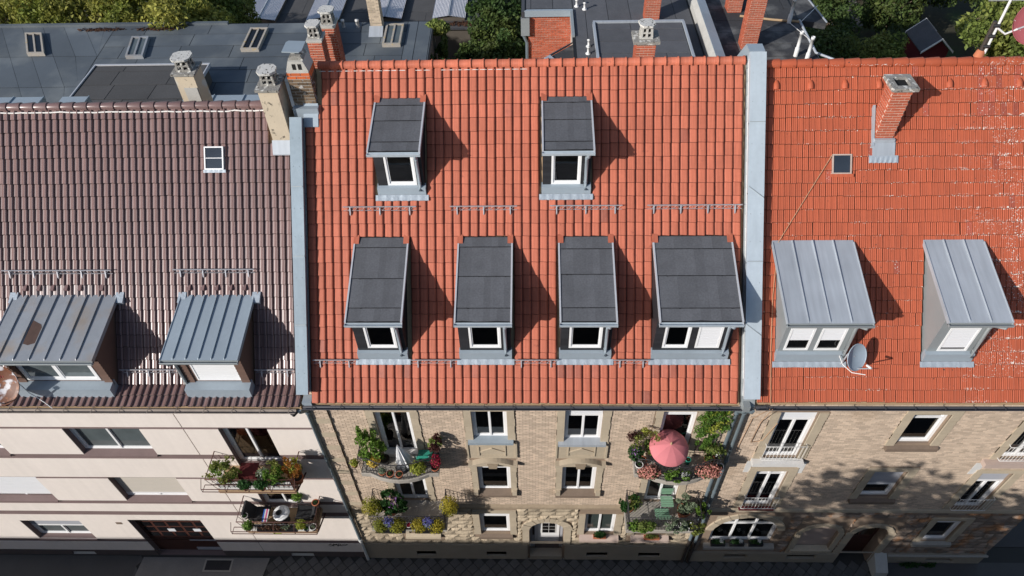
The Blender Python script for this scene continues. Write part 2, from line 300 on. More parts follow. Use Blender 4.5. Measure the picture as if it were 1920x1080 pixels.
# ------------------------------------------------------------------ walls, windows
def wall_face(b, x0, x1, z0, z1, holes, y, depth):
    xs = sorted({x0, x1, *[v for h in holes for v in h[:2] if x0 < v < x1]}); zs = sorted({z0, z1, *[v for h in holes for v in h[2:4] if z0 < v < z1]})
    for i in range(len(xs)-1):
        for j in range(len(zs)-1):
            cx, cz = (xs[i]+xs[i+1])/2, (zs[j]+zs[j+1])/2
            if any(h[0] < cx < h[1] and h[2] < cz < h[3] for h in holes): continue
            b.face([(xs[i], y, zs[j]), (xs[i+1], y, zs[j]), (xs[i+1], y, zs[j+1]), (xs[i], y, zs[j+1])])
    for h in holes:
        a, c, d, e = h[:4]; Y = y+(h[4] if len(h) > 4 else depth)
        b.face([(a, y, d), (a, y, e), (a, Y, e), (a, Y, d)]); b.face([(c, y, d), (c, Y, d), (c, Y, e), (c, y, e)])
        b.face([(a, y, d), (a, Y, d), (c, Y, d), (c, y, d)]); b.face([(a, y, e), (c, y, e), (c, Y, e), (a, Y, e)])
def free(x0, x1, bad):
    out = [(x0, x1)]
    for a, c in bad:
        nx = []
        for p, q in out:
            if c <= p or a >= q: nx.append((p, q)); continue
            if a > p: nx.append((p, a))
            if c < q: nx.append((c, q))
        out = nx
    return out
def bricks(name, m, parent, x0, x1, z0, z1, excl, y=0., bl=.205, bh=.08, proud=.012, gap=.011, stuff=True):
    V, F = [], []; r = 0; z = z0
    while z < z1-.02:
        zt = min(z+bh-gap, z1)
        for a, c in free(x0, x1, [(e[0], e[1]) for e in excl if e[2] < zt and e[3] > z]):
            x = x0-bl+((r % 2)*.5+(r % 3)*.0)*bl
            while x < c:
                p, q = max(x, a), min(x+bl-gap*1.3, c)
                if q-p > .03:
                    pr = proud*(.6+.8*random.random()); i = len(V); Y = y-pr
                    V += [(p, Y, z), (q, Y, z), (q, Y, zt), (p, Y, zt), (p, y, z), (q, y, z), (q, y, zt), (p, y, zt)]
                    F += [(i, i+1, i+2, i+3), (i+3, i+2, i+6, i+7), (i, i+3, i+7, i+4), (i+1, i+5, i+6, i+2), (i, i+4, i+5, i+1)]
                x += bl
        z += bh; r += 1
    b = MB(); b.mesh(V, F); o = b.build(name, m, parent)
    if stuff: o['kind'] = 'stuff'
    return o
def rock_variants(k=8):
    out = []
    for i in range(k):
        g = np.random.default_rng(100+i); N = 4; vs = []; fs = []
        for jz in range(N):
            for jx in range(N):
                e = (jx in (0, N-1)) or (jz in (0, N-1))
                vs.append((jx/(N-1)+(g.normal()*.025 if not e else g.normal()*.012), 0 if e else -(.5+.5*g.random()), jz/(N-1)+(g.normal()*.025 if not e else g.normal()*.012)))
        for jz in range(N-1):
            for jx in range(N-1): fs.append((jz*N+jx, jz*N+jx+1, (jz+1)*N+jx+1, (jz+1)*N+jx))
        out.append((vs, fs))
    return out
ROCKS = rock_variants()
def rocks(m, parent, x0, x1, z0, z1, excl, y=0., quota=300, sizes=(.32, .72), heights=(.2, .36), depth=.07, name='rubble_stone'):
    meshes = []
    for vs, fs in ROCKS:
        me = bpy.data.meshes.new(name); me.from_pydata(vs, [], fs); me.materials.append(MATS[m]); meshes.append(me)
    z = z0; n = 0
    while z < z1-.05:
        h = min(random.uniform(*heights), z1-z)
        if z1-z-h < .12: h = z1-z
        for a, c in free(x0, x1, [(e[0], e[1]) for e in excl if e[2] < z+h*.8 and e[3] > z+h*.2]):
            x = a
            while x < c-.04:
                w = min(random.uniform(*sizes), c-x)
                if c-x-w < .15: w = c-x
                o = link(name, random.choice(meshes), parent, (x+.008, y-.012, z+.008)); o.scale = (w-.016, depth*random.uniform(.6, 1.3), h-.016); n += 1
                x += w
        z += h
    return n
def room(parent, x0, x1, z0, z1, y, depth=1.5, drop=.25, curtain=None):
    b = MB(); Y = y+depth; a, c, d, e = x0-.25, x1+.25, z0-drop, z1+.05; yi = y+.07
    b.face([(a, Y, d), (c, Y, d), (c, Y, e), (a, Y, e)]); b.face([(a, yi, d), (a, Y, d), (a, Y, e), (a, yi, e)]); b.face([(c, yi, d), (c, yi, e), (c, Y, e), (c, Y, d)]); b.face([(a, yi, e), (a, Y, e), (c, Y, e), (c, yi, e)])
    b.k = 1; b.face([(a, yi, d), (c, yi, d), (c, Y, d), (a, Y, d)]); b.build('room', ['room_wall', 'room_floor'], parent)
    for s_, f in (curtain or ()):
        w = (x1-x0)*f; p, q = (x0+.08, x0+.08+w) if s_ < 0 else (x1-.08-w, x1-.08); k = max(4, int((q-p)/.05)); vs = []
        for j in range(k+1): xx = p+(q-p)*j/k; yy = y+.13+(.02 if j % 2 else -.01); vs += [(xx, yy, z0+.05), (xx, yy, z1-.05)]
        m = MB(); m.mesh(vs, [(2*j, 2*j+2, 2*j+3, 2*j+1) for j in range(k)], True); m.build('curtain', 'curtain', parent)
def window(parent, x0, x1, z0, z1, y, n=2, pane='glass', fwid=.085, roller=0., rmat='shutter', m='white', name='window', blind=None, transom=0., curtain=None):
    """frame with n casements; panes, roller box and blind as children"""
    b = MB(); D = .07; t = fwid; zt = z1-roller
    b.box(x0, x1, y-.02, y+D, z0, z0+t); b.box(x0, x1, y-.02, y+D, zt-t, zt); b.box(x0, x0+t, y-.02, y+D, z0+t, zt-t); b.box(x1-t, x1, y-.02, y+D, z0+t, zt-t)
    w = (x1-x0-2*t)/n; panes = []
    for i in range(n):
        a, c = x0+t+i*w, x0+t+(i+1)*w
        if i: b.box(a-.035, a+.035, y-.028, y+D-.004, z0+t, zt-t)
        s_ = .04; zb, ze = z0+t, zt-t
        if transom: b.box(a+.002, c-.002, y-.024, y+D-.006, ze-transom-.03, ze-transom+.03)
        b.box(a+.003, c-.003, y+.002, y+D-.01, zb, zb+s_+.02); b.box(a+.003, c-.003, y+.002, y+D-.01, ze-s_, ze); b.box(a+.003, a+s_, y+.002, y+D-.01, zb+s_+.02, ze-s_); b.box(c-s_, c-.003, y+.002, y+D-.01, zb+s_+.02, ze-s_)
        panes.append((a+s_, c-s_, zb+s_+.02, ze-s_))
    o = b.build(name, m, parent)
    for i, (a, c, zb, ze) in enumerate(panes):
        pm = pane if isinstance(pane, str) else pane[i]; B('pane', 'clear_glass' if pm in ('glass', 'glass_warm') else pm, o, a, c, y+.03, y+.035, zb, ze)
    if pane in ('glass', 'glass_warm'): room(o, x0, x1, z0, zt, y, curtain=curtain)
    for p in panes:
        if blind: B('blind', blind[0], o, p[0]+.005, p[1]-.005, y+.015, y+.028, p[2]+(p[3]-p[2])*(1-blind[1]), p[3]-.004)
    if roller:
        r = MB(); k = max(3, int(roller/.05))
        for j in range(k): r.box(x0+.01, x1-.01, y-.015-(.004 if j % 2 else 0), y+.05, zt+.004+j*(roller-.006)/k, zt+.004+(j+1)*(roller-.006)/k-.006)
        r.box(x0+.012, x1-.012, y+.0, y+.045, zt+.003, z1-.003); r.build('roller_shutter', rmat, o)
    return o
def surround(win, x0, x1, z0, z1, w, m='stone_buff', proud=.045, top=True, y=0.):
    n = max(3, int((z1-z0)/.36)); hz = (z1-z0)/n
    for s_ in (0, 1):
        b = MB()
        for j in range(n):
            e = .0 if j % 2 else .02
            a, c = (x0-w-e, x0) if s_ == 0 else (x1, x1+w+e)
            b.box(a, c, y-proud-(.004 if j % 2 else 0), y+.02, z0+j*hz+.004, z0+(j+1)*hz-.004)
        b.box((x0-w) if s_ == 0 else x1+.003, (x0-.003) if s_ == 0 else x1+w, y-proud+.012, y+.015, z0+.006, z1-.006)
        b.build('jamb', m, win)
    if top: MB().box(x0-w, x1+w, y-proud-.008, y+.02, z1+.001, z1+.2).build('lintel', m, win)
def tubes(name, m, parent, lst, **kw):
    b = MB()
    for pts, r in lst: b.tube(pts, r, 7)
    return b.build(name, m, parent, **kw)
# ================================================================== SETTING: ground, pavement, road
GZ = -.35
def struct(o): o['kind'] = 'structure'; return o
struct(MB().face([(-600, -600, -.56), (600, -600, -.56), (600, 600, -.56), (-600, 600, -.56)]).build('ground', 'earth', origin=(0, 0, -.56)))
struct(B('road', 'asphalt', None, -120, 120, -13, -3.6, -.55, -.48))
struct(B('kerb', 'kerb_stone', None, -120, 120, -3.6, -3.45, -.55, GZ+.005))
pav = struct(B('pavement', 'slab_joint', None, -120, 120, -3.45, .6, -.55, GZ-.03))
sm = MB(); q = .243
sm.mesh([(0, -q, 0), (q, 0, 0), (0, q, 0), (-q, 0, 0), (0, -q+.012, .03), (q-.012, 0, .03), (0, q-.012, .03), (-q+.012, 0, .03)], [(4, 5, 6, 7), (0, 1, 5, 4), (1, 2, 6, 5), (2, 3, 7, 6), (3, 0, 4, 7)])
slab_me = bpy.data.meshes.new('paving_slab'); slab_me.from_pydata(sm.v, [], sm.f); slab_me.materials.append(MATS['slab'])
struct(B('yard', 'asphalt', None, 24.87, 70, .62, 16, -.55, GZ-.02))
patch = [(-10.2, -4.6, -1.1, .2), (-16.9, -10.3, -3, .2), (20.4, 30, -3, .2)]
rest = MB(); cells = []
for j in range(-14, 1):
    for i in range(-90, 112):
        x, y = i*.5+(j % 2)*.25, j*.25
        if y < -3.2 or y > -.22: continue
        if any(p[0] < x < p[1] and p[2] < y < p[3] for p in patch): continue
        px, py, d = project((x, y, GZ)); cells.append((0 if (-10 < px < 1930 and py < 1092) else 1, d, x, y))
cells.sort()
for i, (out, d, x, y) in enumerate(cells):
    dz = random.gauss(0, .003)
    if i < 300 and not out: link('paving_slab', slab_me, pav, (x, y, GZ-.03+dz))
    elif -17 < x < 27: rest.mesh([(a+x, b_+y, c+GZ-.03+dz) for a, b_, c in sm.v], sm.f)
rest.build('paving_slabs', 'slab', pav, kind='stuff')
MB().prism([(-10.15, -1.02), (-6.3, -1.08), (-4.75, -.9), (-4.62, -.12), (-10.05, -.12)], GZ-.03, GZ+.012, 'z').build('concrete_patch', 'concrete_patch', pav)
B('asphalt_strip', 'asphalt', pav, -17.2, -10.25, -3.2, -.06, GZ-.03, GZ+.004); B('asphalt_strip', 'asphalt', pav, 20.45, 60, -3.2, -.06, GZ-.03, GZ+.004)
g = MB(); g.box(-7.35, -6.15, -.72, -.66, GZ+.01, GZ+.03); g.box(-7.35, -6.15, -.24, -.18, GZ+.01, GZ+.03); g.box(-7.35, -7.28, -.66, -.24, GZ+.01, GZ+.03); g.box(-6.22, -6.15, -.66, -.24, GZ+.01, GZ+.03)
gr = g.build('shaft_frame', 'stone_grey', pav); gg = MB(); gg.box(-7.28, -6.22, -.66, -.24, GZ-.02, GZ+.014)
for k in range(14): gg.box(-7.27+k*.075, -7.235+k*.075, -.655, -.245, GZ+.015, GZ+.024)
gg.build('grating', 'iron', gr)
# ================================================================== HOUSES
def zr(y, ye, ze): return ze+(y-ye)*TAN
def gutter(house, m, x0, x1, y, z, r=.075):
    b = MB(); K = 7; vs = []; pr = [(y+r*math.cos(math.pi+math.pi*k/(K-1)), z+r*math.sin(math.pi+math.pi*k/(K-1))) for k in range(K)]
    pr2 = [(y+.85*r*math.cos(2*math.pi-math.pi*k/(K-1)), z+.85*r*math.sin(2*math.pi-math.pi*k/(K-1))) for k in range(K)]
    b.prism([*pr, *pr2], x0, x1); b.tube([(x0, y-r, z), (x1, y-r, z)], .014, 6)
    k = x0+.3
    while k < x1: b.box(k-.012, k+.012, y-r-.01, y+r+.05, z+.005, z+.012); k += .85
    return b.build('gutter', m, house)
def felt_sheets(parent, x0, x1, p0, p1, fr, m='felt', th=.007):
    """sheets along a slope from p0 (y,z) to p1 (y,z); fr = joint fractions"""
    v = Vector((p1[0]-p0[0], p1[1]-p0[1])); n = Vector((-v.y, v.x)).normalized()
    for i in range(len(fr)-1):
        a = Vector(p0)+v*fr[i]; c = Vector(p0)+v*fr[i+1]; L = v.normalized()
        a2 = a+L*.006+n*.001; c2 = c-L*.006+n*.001; k = 9; b = MB(); lo = []; hi = []
        for j in range(k):
            x = x0+(x1-x0)*j/(k-1); w = random.gauss(0, .006)
            lo.append((x, a2.x+n.x*th*1.6+L.x*w, a2.y+n.y*th*1.6+L.y*w)); hi.append((x, c2.x+n.x*th*.4, c2.y+n.y*th*.4))
        for j in range(k-1):
            b.face([lo[j], lo[j+1], hi[j+1], hi[j]]); b.face([(lo[j][0], lo[j][1]-n.x*th*1.6, lo[j][2]-n.y*th*1.6), (lo[j+1][0], lo[j+1][1]-n.x*th*1.6, lo[j+1][2]-n.y*th*1.6), lo[j+1], lo[j]])
        b.build('felt_sheet', m, parent)
        if i and m == 'felt':
            q = MB(); N = 40; e0 = []; e1 = []
            for j in range(N+1):
                x = x0+(x1-x0)*j/N; w0 = .004+.012*random.random()**2+(.02*random.random() if random.random() < .08 else 0); w1 = .003+.006*random.random(); hh = th*1.6+.003
                e0.append((x, a2.x+n.x*hh-L.x*(.006+w0), a2.y+n.y*hh-L.y*(.006+w0))); e1.append((x, a2.x+n.x*hh+L.x*w1, a2.y+n.y*hh+L.y*w1))
            q.mesh(e0+e1, [(j, j+1, N+2+j, N+1+j) for j in range(N)]); q.build('tar_seam', 'tar', parent)
def dormer(house, x0, x1, rx0, rx1, yf, zb, ye, zE, yB, zB, roof, wins, cheek, front, kind='felt', pipe=None, clad=True, seams=4, sheet_m='zinc', head=0., apron=.12, rmat='zinc'):
    """shed dormer: walls, roof deck with sheets, gutter, downpipe, apron, flashing, windows"""
    t = (zB-zE)/(yB-ye); top = lambda y: zE+(y-ye)*t-.07; R = lambda y: zr(y, *roof)
    b = MB(); holes = [(w[0], w[1], w[2], w[3], .09) for w in wins]
    wall_face(b, x0, x1, R(yf)-.1, top(yf), holes, yf, .09)
    b.k = 1
    for x, sgn in ((x0, -1), (x1, 1)): b.prism([(yf+.001, R(yf)-.25), (yf+.001, top(yf)), (yB-.02, top(yB-.02)), (yB-.02, R(yB)-.25)], x-.0 if sgn < 0 else x-.04, x+.04 if sgn < 0 else x)
    b.k = 0; d = b.build('dormer', [front, cheek], house)
    if clad:
        z = zb+.02; bad = [(w[0]-.02, w[1]+.02) for w in wins]
        while z < top(yf)-.02:
            ok = any(w[2]-.02 < z+.05 < w[3]+.02 for w in wins)
            for a, c in free(x0, x1, bad if ok else []):
                if c-a > .03: MB().prism([(yf-.006, z+.1), (yf-.02, z), (yf-.001, z), (yf-.001, z+.1)], a, c).build('cladding_board', front, d)
            z += .105
    dk = MB().prism([(ye, zE-.07), (ye, zE), (yB+.02, zB+.02*t), (yB+.05, zB-.09)], rx0, rx1).build('dormer_roof', 'tar' if kind == 'felt' else rmat, d)
    if kind == 'felt':
        felt_sheets(d, rx0+.035, rx1-.035, (ye+.02, zE+.02*t), (yB, zB), [0, .13+.05*random.random(), .49+.06*random.random(), .82+.07*random.random(), 1.])
        for a in (rx0-.01, rx1-.035): MB().prism([(ye-.02, zE-.085), (ye-.02, zE+.035), (yB-.12, zB-.12*t+.03), (yB-.1, zB-.1)], a, a+.045).build('edge_trim', 'trim_bright', d)
        for a in (rx0-.02, rx1-.14): MB().prism([(yB-.22, zB-.22*t+.03), (yB+.03, zB+.075), (yB+.03, zB+.03), (yB-.2, zB-.2*t)], a, a+.16).build('corner_flashing', 'red_tile', d)
    else:
        w = (rx1-rx0)/seams
        for k in range(seams):
            a = rx0+k*w; m_ = MB(); m_.prism([(ye-.03, zE+.004), (ye-.03, zE+.012), (yB+.03, zB+.016), (yB+.03, zB+.006)], a+.003, a+w-.003)
            if k < seams-1: m_.prism([(ye-.02, zE+.012), (ye+.02, zE+.055), (yB+.0, zB+.06), (yB+.03, zB+.016)], a+w-.022, a+w-.004)
            m_.build('metal_sheet', sheet_m, d)
        for a in (rx0-.012, rx1-.01): MB().prism([(ye-.03, zE-.1), (ye-.03, zE+.035), (yB-.05, zB-.05*t+.035), (yB-.05, zB-.1)], a, a+.022).build('edge_trim', sheet_m, d)
    if head: 
        hb = MB(); n = max(3, int((x1-x0)/.42)); ww = (x1-x0+.1)/n
        for k in range(n): hb.box(x0-.05+k*ww+.004, x0-.05+(k+1)*ww-.004, yf-.06, yf-.012, top(yf)-head, top(yf)-.005)
        hb.build('head_panel', cheek, d)
    g = MB(); gy = ye-.05; g.prism([(gy-.06, zE-.03), (gy-.05, zE-.11), (gy+.045, zE-.11), (gy+.05, zE-.02), (gy+.035, zE-.02), (gy+.03, zE-.098), (gy-.036, zE-.098), (gy-.048, zE-.03)], rx0-.01, rx1+.01)
    for x in (rx0-.012, rx1+.0): g.box(x, x+.012, gy-.058, gy+.048, zE-.108, zE-.03)
    g.tube([(rx0-.01, gy-.06, zE-.028), (rx1+.01, gy-.06, zE-.028)], .012, 6); g.build('gutter', 'zinc_cap' if kind == 'felt' else 'zinc_cheek', d)
    if pipe:
        px = pipe[0]; P = [(px, gy, zE-.1), (px, gy, zE-.19), (px+pipe[1], yf-.07, zE-.36), (px+pipe[1], yf-.07, zb+.24), (px+pipe[1]+.01, yf-.16, zb+.12)]
        q = MB().tube(P, .05, 8)
        for zz in (zE-.42, zb+.36): q.tube([(px+pipe[1], yf-.07, zz), (px+pipe[1], yf-.07, zz+.03)], .055, 8)
        q.build('downpipe', 'zinc' if kind == 'felt' else 'zinc_cheek', d)
    ya = yf-apron; MB().prism([(yf+.06, zb+.25), (ya, zb+.2), (ya-.02, R(ya)+.05), (ya-.02, R(ya)-.05), (yf+.06, R(yf)-.05)], x0-.03, x1+.03).build('apron', 'zinc', d)
    # lead flashing dressed over the tiles below
    K = int((x1-x0+.2)/.03); f = MB(); rows = []
    for s_, e in ((0, .085), (.11, .082)):
        rows.append([(x0-.1+(x1-x0+.2)*k/K, ya-.02-s_*math.cos(AL)-(e+.004*math.sin(k*.75))*math.sin(AL)+(random.gauss(0, .004) if s_ else .05), R(ya-.02)-s_*math.sin(AL)+(e+.004*math.sin(k*.75))*math.cos(AL)+(0 if s_ else .02)) for k in range(K+1)])
    f.mesh(rows[0]+rows[1], [(k, k+1, K+2+k, K+1+k) for k in range(K)], True); f.mesh(rows[1]+[(x, y+.004, z-.02) for x, y, z in rows[1]], [(k, k+1, K+2+k, K+1+k) for k in range(K)]); f.build('lead_flashing', 'lead', d)
    for w in wins:
        kw = w[4] if len(w) > 4 else {}
        dwin(d, w[0], w[1], w[2], w[3], yf+.02, **kw)
    return d
def dwin(d, x0, x1, z0, z1, y, n=1, pane='glass', blind=None, frame=.06, box=0., blind_m='shutter'):
    b = MB(); t = frame; z1b = z1-box
    b.box(x0, x1, y-.035, y+.05, z0, z0+t); b.box(x0, x1, y-.035, y+.05, z1b-t, z1b); b.box(x0, x0+t, y-.035, y+.05, z0+t, z1b-t); b.box(x1-t, x1, y-.035, y+.05, z0+t, z1b-t)
    if box: b.box(x0, x1, y-.03, y+.05, z1b+.002, z1)
    w = (x1-x0-2*t)/n
    for i in range(n):
        a, c = x0+t+i*w, x0+t+(i+1)*w
        if i: b.box(a-.05, a+.05, y-.03, y+.04, z0+t, z1b-t)
    for i in range(n):
        a, c = x0+t+i*w+(.052 if i else .002), x0+t+(i+1)*w-(.052 if i < n-1 else .002); q = .035
        if not blind:
            b.box(a, c, y-.012, y+.03, z0+t+.001, z0+t+q+.02); b.box(a, c, y-.012, y+.03, z1b-t-q, z1b-t-.001); b.box(a, a+q, y-.012, y+.03, z0+t+q+.021, z1b-t-q-.001); b.box(c-q, c, y-.012, y+.03, z0+t+q+.021, z1b-t-q-.001)
    b.build('window_frame', 'white', d)
    for i in range(n):
        a, c = x0+t+i*w+(.05 if i else 0), x0+t+(i+1)*w-(.05 if i < n-1 else 0)
        B('pane', 'clear_glass' if pane == 'glass' and not blind else pane, d, a+.001, c-.001, y+.0, y+.006, z0+t, z1b-t)
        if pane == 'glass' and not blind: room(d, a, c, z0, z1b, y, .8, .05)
        if blind:
            h = (z1b-z0-2*t)*blind; q = MB(); k = max(3, int(h/.055))
            for j in range(k): q.box(a+.004, c-.004, y-.02-(.004 if j % 2 else 0), y-.004, z1b-t-(j+1)*h/k+.003, z1b-t-j*h/k)
            q.build('roller_shutter', blind_m, d)
def brick_chimney(house, x0, x1, y0, y1, zb, zt, m='brick_red', mort='mortar_pale', bl=.235, bh=.078, faces='flr', split=None):
    """mortar core with single bricks on the visible faces"""
    c = B('chimney', mort, house, x0+.012, x1-.012, y0+.012, y1-.012, zb, zt); me = {}
    def put(p, size, mm):
        key = (tuple(round(s, 3) for s in size), mm)
        if key not in me:
            a, d, h = size; e = .006; b = MB().box(0, a, 0, d, 0, h); k = bpy.data.meshes.new('brick'); k.from_pydata(b.v, [], b.f); k.materials.append(MATS[mm]); me[key] = k
        link('brick', me[key], c, p)
    z = zb; r = 0; g = .019
    while z < zt-.03:
        mm = m if not split or z > split[0] else split[1]
        h = min(bh-g, zt-z)
        for face in faces:
            a, e = (x0, x1) if face in 'fb' else (y0+.05, y1)
            t = a-(bl*.5 if r % 2 else 0)+(0 if face in 'fb' else bl*.25)
            while t < e-.02:
                p, q_ = max(t, a), min(t+bl-g, e); L = q_-p
                if L > .012:
                    j = random.gauss(0, .0015)
                    if face == 'f': put((p, y0+j, z), (L, .05, h), mm)
                    elif face == 'b': put((p, y1-.05, z), (L, .05, h), mm)
                    elif face == 'l': put((x0+j, p, z), (.05, L, h), mm)
                    else: put((x1-.05+j, p, z), (.05, L, h), mm)
                t += bl
        z += bh; r += 1
    return c
def cowl(ch, cx, cy, z, w, m='concrete', lid='concrete_pale', tall=.3):
    """concrete chimney cowl: louvred box under an octagonal lid"""
    h = w/2; b = MB(); b.box(cx-h*.78, cx+h*.78, cy-h*.78, cy+h*.78, z, z+.05)
    for a in (-1, 0, 1):
        for c_ in (-1, 0, 1):
            if a == 0 and c_ == 0: continue
            b.hexa([(cx+a*h*.66-.03, cy+c_*h*.66-.03, z+.05), (cx+a*h*.66+.03, cy+c_*h*.66-.03, z+.05), (cx+a*h*.66+.03, cy+c_*h*.66+.03, z+.05), (cx+a*h*.66-.03, cy+c_*h*.66+.03, z+.05)]+[(cx+a*h*.55+i, cy+c_*h*.55+j, z+tall) for i, j in ((-.03, -.03), (.03, -.03), (.03, .03), (-.03, .03))])
    for zz in (z+tall*.5, z+tall*.95): b.box(cx-h*.72, cx+h*.72, cy-h*.72, cy+h*.72, zz-.02, zz+.02)
    b.build('cowl', m, ch); B('flue', 'dark', ch, cx-h*.45, cx+h*.45, cy-h*.45, cy+h*.45, z+.01, z+tall*.92)
    o = MB(); P = [(cx+h*x, cy+h*y) for x, y in ((-1, -.55), (-.6, -1), (.6, -1), (1, -.55), (1, .55), (.6, 1), (-.6, 1), (-1, .55))]
    P = [(x+random.gauss(0, .012), y+random.gauss(0, .012)) for x, y in P]; o.prism(P, z+tall+.025, z+tall+.085, 'z'); o.build('lid', lid, ch)
def house_thing(name, label, x, group='terraced houses along the street'): return thing(name, label, 'house', (x, 3, GZ), group)
def deck(house, x0, x1, ye, ze, yr, zrd, yback, zback, extra=None):
    pts = [(ye+.06, ze-.07)]+(extra or [])+[(yr, zrd-.06), (yback, zback-.06), (yback, zback-.3), (yr, zrd-.7)]+([(extra[0][0]+.1, extra[0][1]-.25)] if extra else [])+[(ye+.06, ze-.2)]
    return MB().prism(pts, x0, x1).build('roof', 'wood_tan', house)
# ------------------------------------------------------------------ middle house, red roof, buff brick
RH = house_thing('brick_house', 'buff brick house with light red roof and six black dormers in the middle', 6.2)
RYE, RZE, RL = -.45, 11.78, 9.77; RRY, RRZ = RYE+RL*math.cos(AL), RZE+RL*math.sin(AL)
H = dict(A2=(4.6, 5.72, 9.05, 10.75), A1=(4.6, 5.75, 5.45, 7.35), A0=(4.47, 5.63, 1.98, 3.82), B2=(7.53, 8.72, 8.95, 10.82), B1=(7.54, 8.73, 5.45, 7.35), B0=(8.52, 9.7, 2.02, 3.72),
         L2=(1.56, 2.7, 8.1, 10.7), R2=(10.55, 11.62, 8.1, 10.76), L1=(1.56, 2.72, 4.75, 6.95), R1=(10.55, 11.72, 4.75, 6.95), L0=(1.6, 2.7, 1.98, 3.72), R0=(10.5, 11.75, 1.98, 3.72), DOOR=(6.38, 7.74, -.1, 3.1, .45),
         K1=(1.68, 2.5, -.02, .38, .2), K2=(4.59, 5.42, -.02, .38, .2), K3=(8.73, 9.59, -.02, .38, .2), K4=(10.86, 11.76, -.02, .38, .2))
rw = MB(); wall_face(rw, -.4, 12.86, GZ, 11.75, list(H.values()), 0, .2)
rw.face([(-.4, 0, GZ), (-.4, 13, GZ), (-.4, 13, 11.75), (-.4, 0, 11.75)]); rw.face([(12.86, 0, GZ), (12.86, 0, 11.75), (12.86, 13, 11.75), (12.86, 13, GZ)]); rw.face([(-.4, 13, GZ), (12.86, 13, GZ), (12.86, 13, 11.75), (-.4, 13, 11.75)])
rwall = rw.build('wall', 'mortar_buff', RH)
def ex(h, l=.25, r=None, t=.2, b=0.): r = l if r is None else r; return (h[0]-l, h[1]+r, h[2]-b, h[3]+t)
bex = [ex(H['A2'], .25, .25, .22, .1), ex(H['B2'], .25, .25, .22, .1), ex(H['A1'], .22, .22, .5, .22), ex(H['B1'], .22, .22, .5, .22), (4.38, 5.97, 7.4, 9.0), (7.3, 8.95, 7.4, 9.0), ex(H['L2'], .26), ex(H['R2'], .26), ex(H['L1'], .24), ex(H['R1'], .24), (-.4, .17, 0, 12)]
bricks('brickwork', 'brick_buff', rwall, .17, 12.86, 4.5, 11.72, bex)
# banded pilaster at the left corner
for k in range(9):
    z0 = 4.5+k*.8; B('pilaster_band', 'stone_buff', rwall, -.4, .165, -.09, .0, z0, z0+.26)
    if z0+.27 < 11.7: bricks('pilaster_bricks', 'brick_buff', rwall, -.4, .15, z0+.265, min(z0+.795, 11.7), [], y=-.065); B('pilaster_core', 'mortar_buff', rwall, -.395, .145, -.064, -.001, z0+.262, min(z0+.798, 11.7))
MB().prism([(.02, 4.2), (-.06, 4.2), (-.09, 4.28), (-.08, 4.38), (.02, 4.5)], -.42, 12.86).build('string_course', 'stone_dirty', rwall)
pk = MB(); kh = [(h[0], h[1], h[2], h[3], .25) for h in (H['K1'], H['K2'], H['K3'], H['K4'])]+[(6.3, 7.82, GZ, 1.2, .1)]
wall_face(pk, -.4, 12.86, GZ, 1.0, kh, -.07, .25); pk.face([(-.4, -.07, 1.0), (6.3, -.07, 1.0), (6.3, 0, 1.0), (-.4, 0, 1.0)]); pk.face([(7.82, -.07, 1.0), (12.86, -.07, 1.0), (12.86, 0, 1.0), (7.82, 0, 1.0)])
pl = pk.build('plinth', 'plinth_buff', RH)
for h in (H['K1'], H['K2'], H['K3'], H['K4']): 
    w = MB(); 
    for k in range(6): x = h[0]+.03+(h[1]-h[0]-.06)*k/5; w.box(x-.01, x+.01, .08, .1, h[2], h[3])
    w.box(h[0], h[1], .1, .14, h[2], h[3]); w.build('basement_grille', 'iron', pl)
rex = [ex(H['A0'], .27, .27, .4, .35), ex(H['B0'], .27, .27, .5, .35), ex(H['L0'], .27, .27, .5, .45), ex(H['R0'], .27, .27, .5, .45), (6.1, 8.02, .9, 3.15)]
rocks('rock_buff', rwall, -.4, 12.86, 1.0, 4.2, rex)
# arch voussoirs and spandrels of the entrance
vs = MB()
for k in range(13):
    t0, t1 = math.pi*k/13+.012, math.pi*(k+1)/13-.012; c0 = (7.06, 2.42)
    P = [(c0[0]-math.cos(t)*r*(1 if r < .8 else 1.0), c0[1]+math.sin(t)*r) for t, r in ((t0, .68), (t1, .68), (t1, 1.02), (t0, 1.02))]; vs.prism(P, -.07-.01*(k % 2), .02, 'y')
vs.build('arch_stones', 'stone_buff', rwall)
sp = MB()
for s_ in (-1, 1):
    P = [(7.06+s_*.68, 3.1)]+[(7.06+s_*.68*math.cos(t), 2.42+.68*math.sin(t)) for t in [math.pi/2*k/8 for k in range(9)]]
    sp.prism(P, .0, .42, 'y')
sp.build('arch_spandrel', 'stone_buff', rwall)
for a, c in ((6.1, 6.37), (7.75, 8.02)): 
    for k in range(4): B('jamb_stone', 'stone_buff', rwall, a, c, -.06-.008*(k % 2), .0, 1.0+k*.355, 1.0+k*.355+.345)
dr = MB(); dr.box(6.38, 7.74, .36, .42, -.05, 3.1); drw = dr.build('front_door', 'white', RH); 
dk_ = MB(); dk_.box(6.42, 6.6, .33, .359, 0, 2.9); dk_.box(7.6, 7.72, .33, .359, 0, 2.9); dk_.build('door_frame', 'shutter_grey', drw)
B('door_leaf', 'white', drw, 6.72, 7.58, .3, .355, .05, 2.62); B('kick_panel', 'plinth_dark', drw, 6.6, 7.6, .285, .299, -.02, .62)
wn = MB(); wn.prism([(6.86, 1.42), (7.44, 1.42), (7.44, 2.25), (7.34, 2.4), (7.15, 2.48), (6.96, 2.4), (6.86, 2.25)], .284, .299, 'y'); wn.build('door_window_frame', 'white_dirty', drw)
for i in range(2):
    for j in range(3): B('pane', 'glass', drw, 6.9+i*.265, 7.14+i*.265, .278, .283, 1.46+j*.29, 1.72+j*.29)
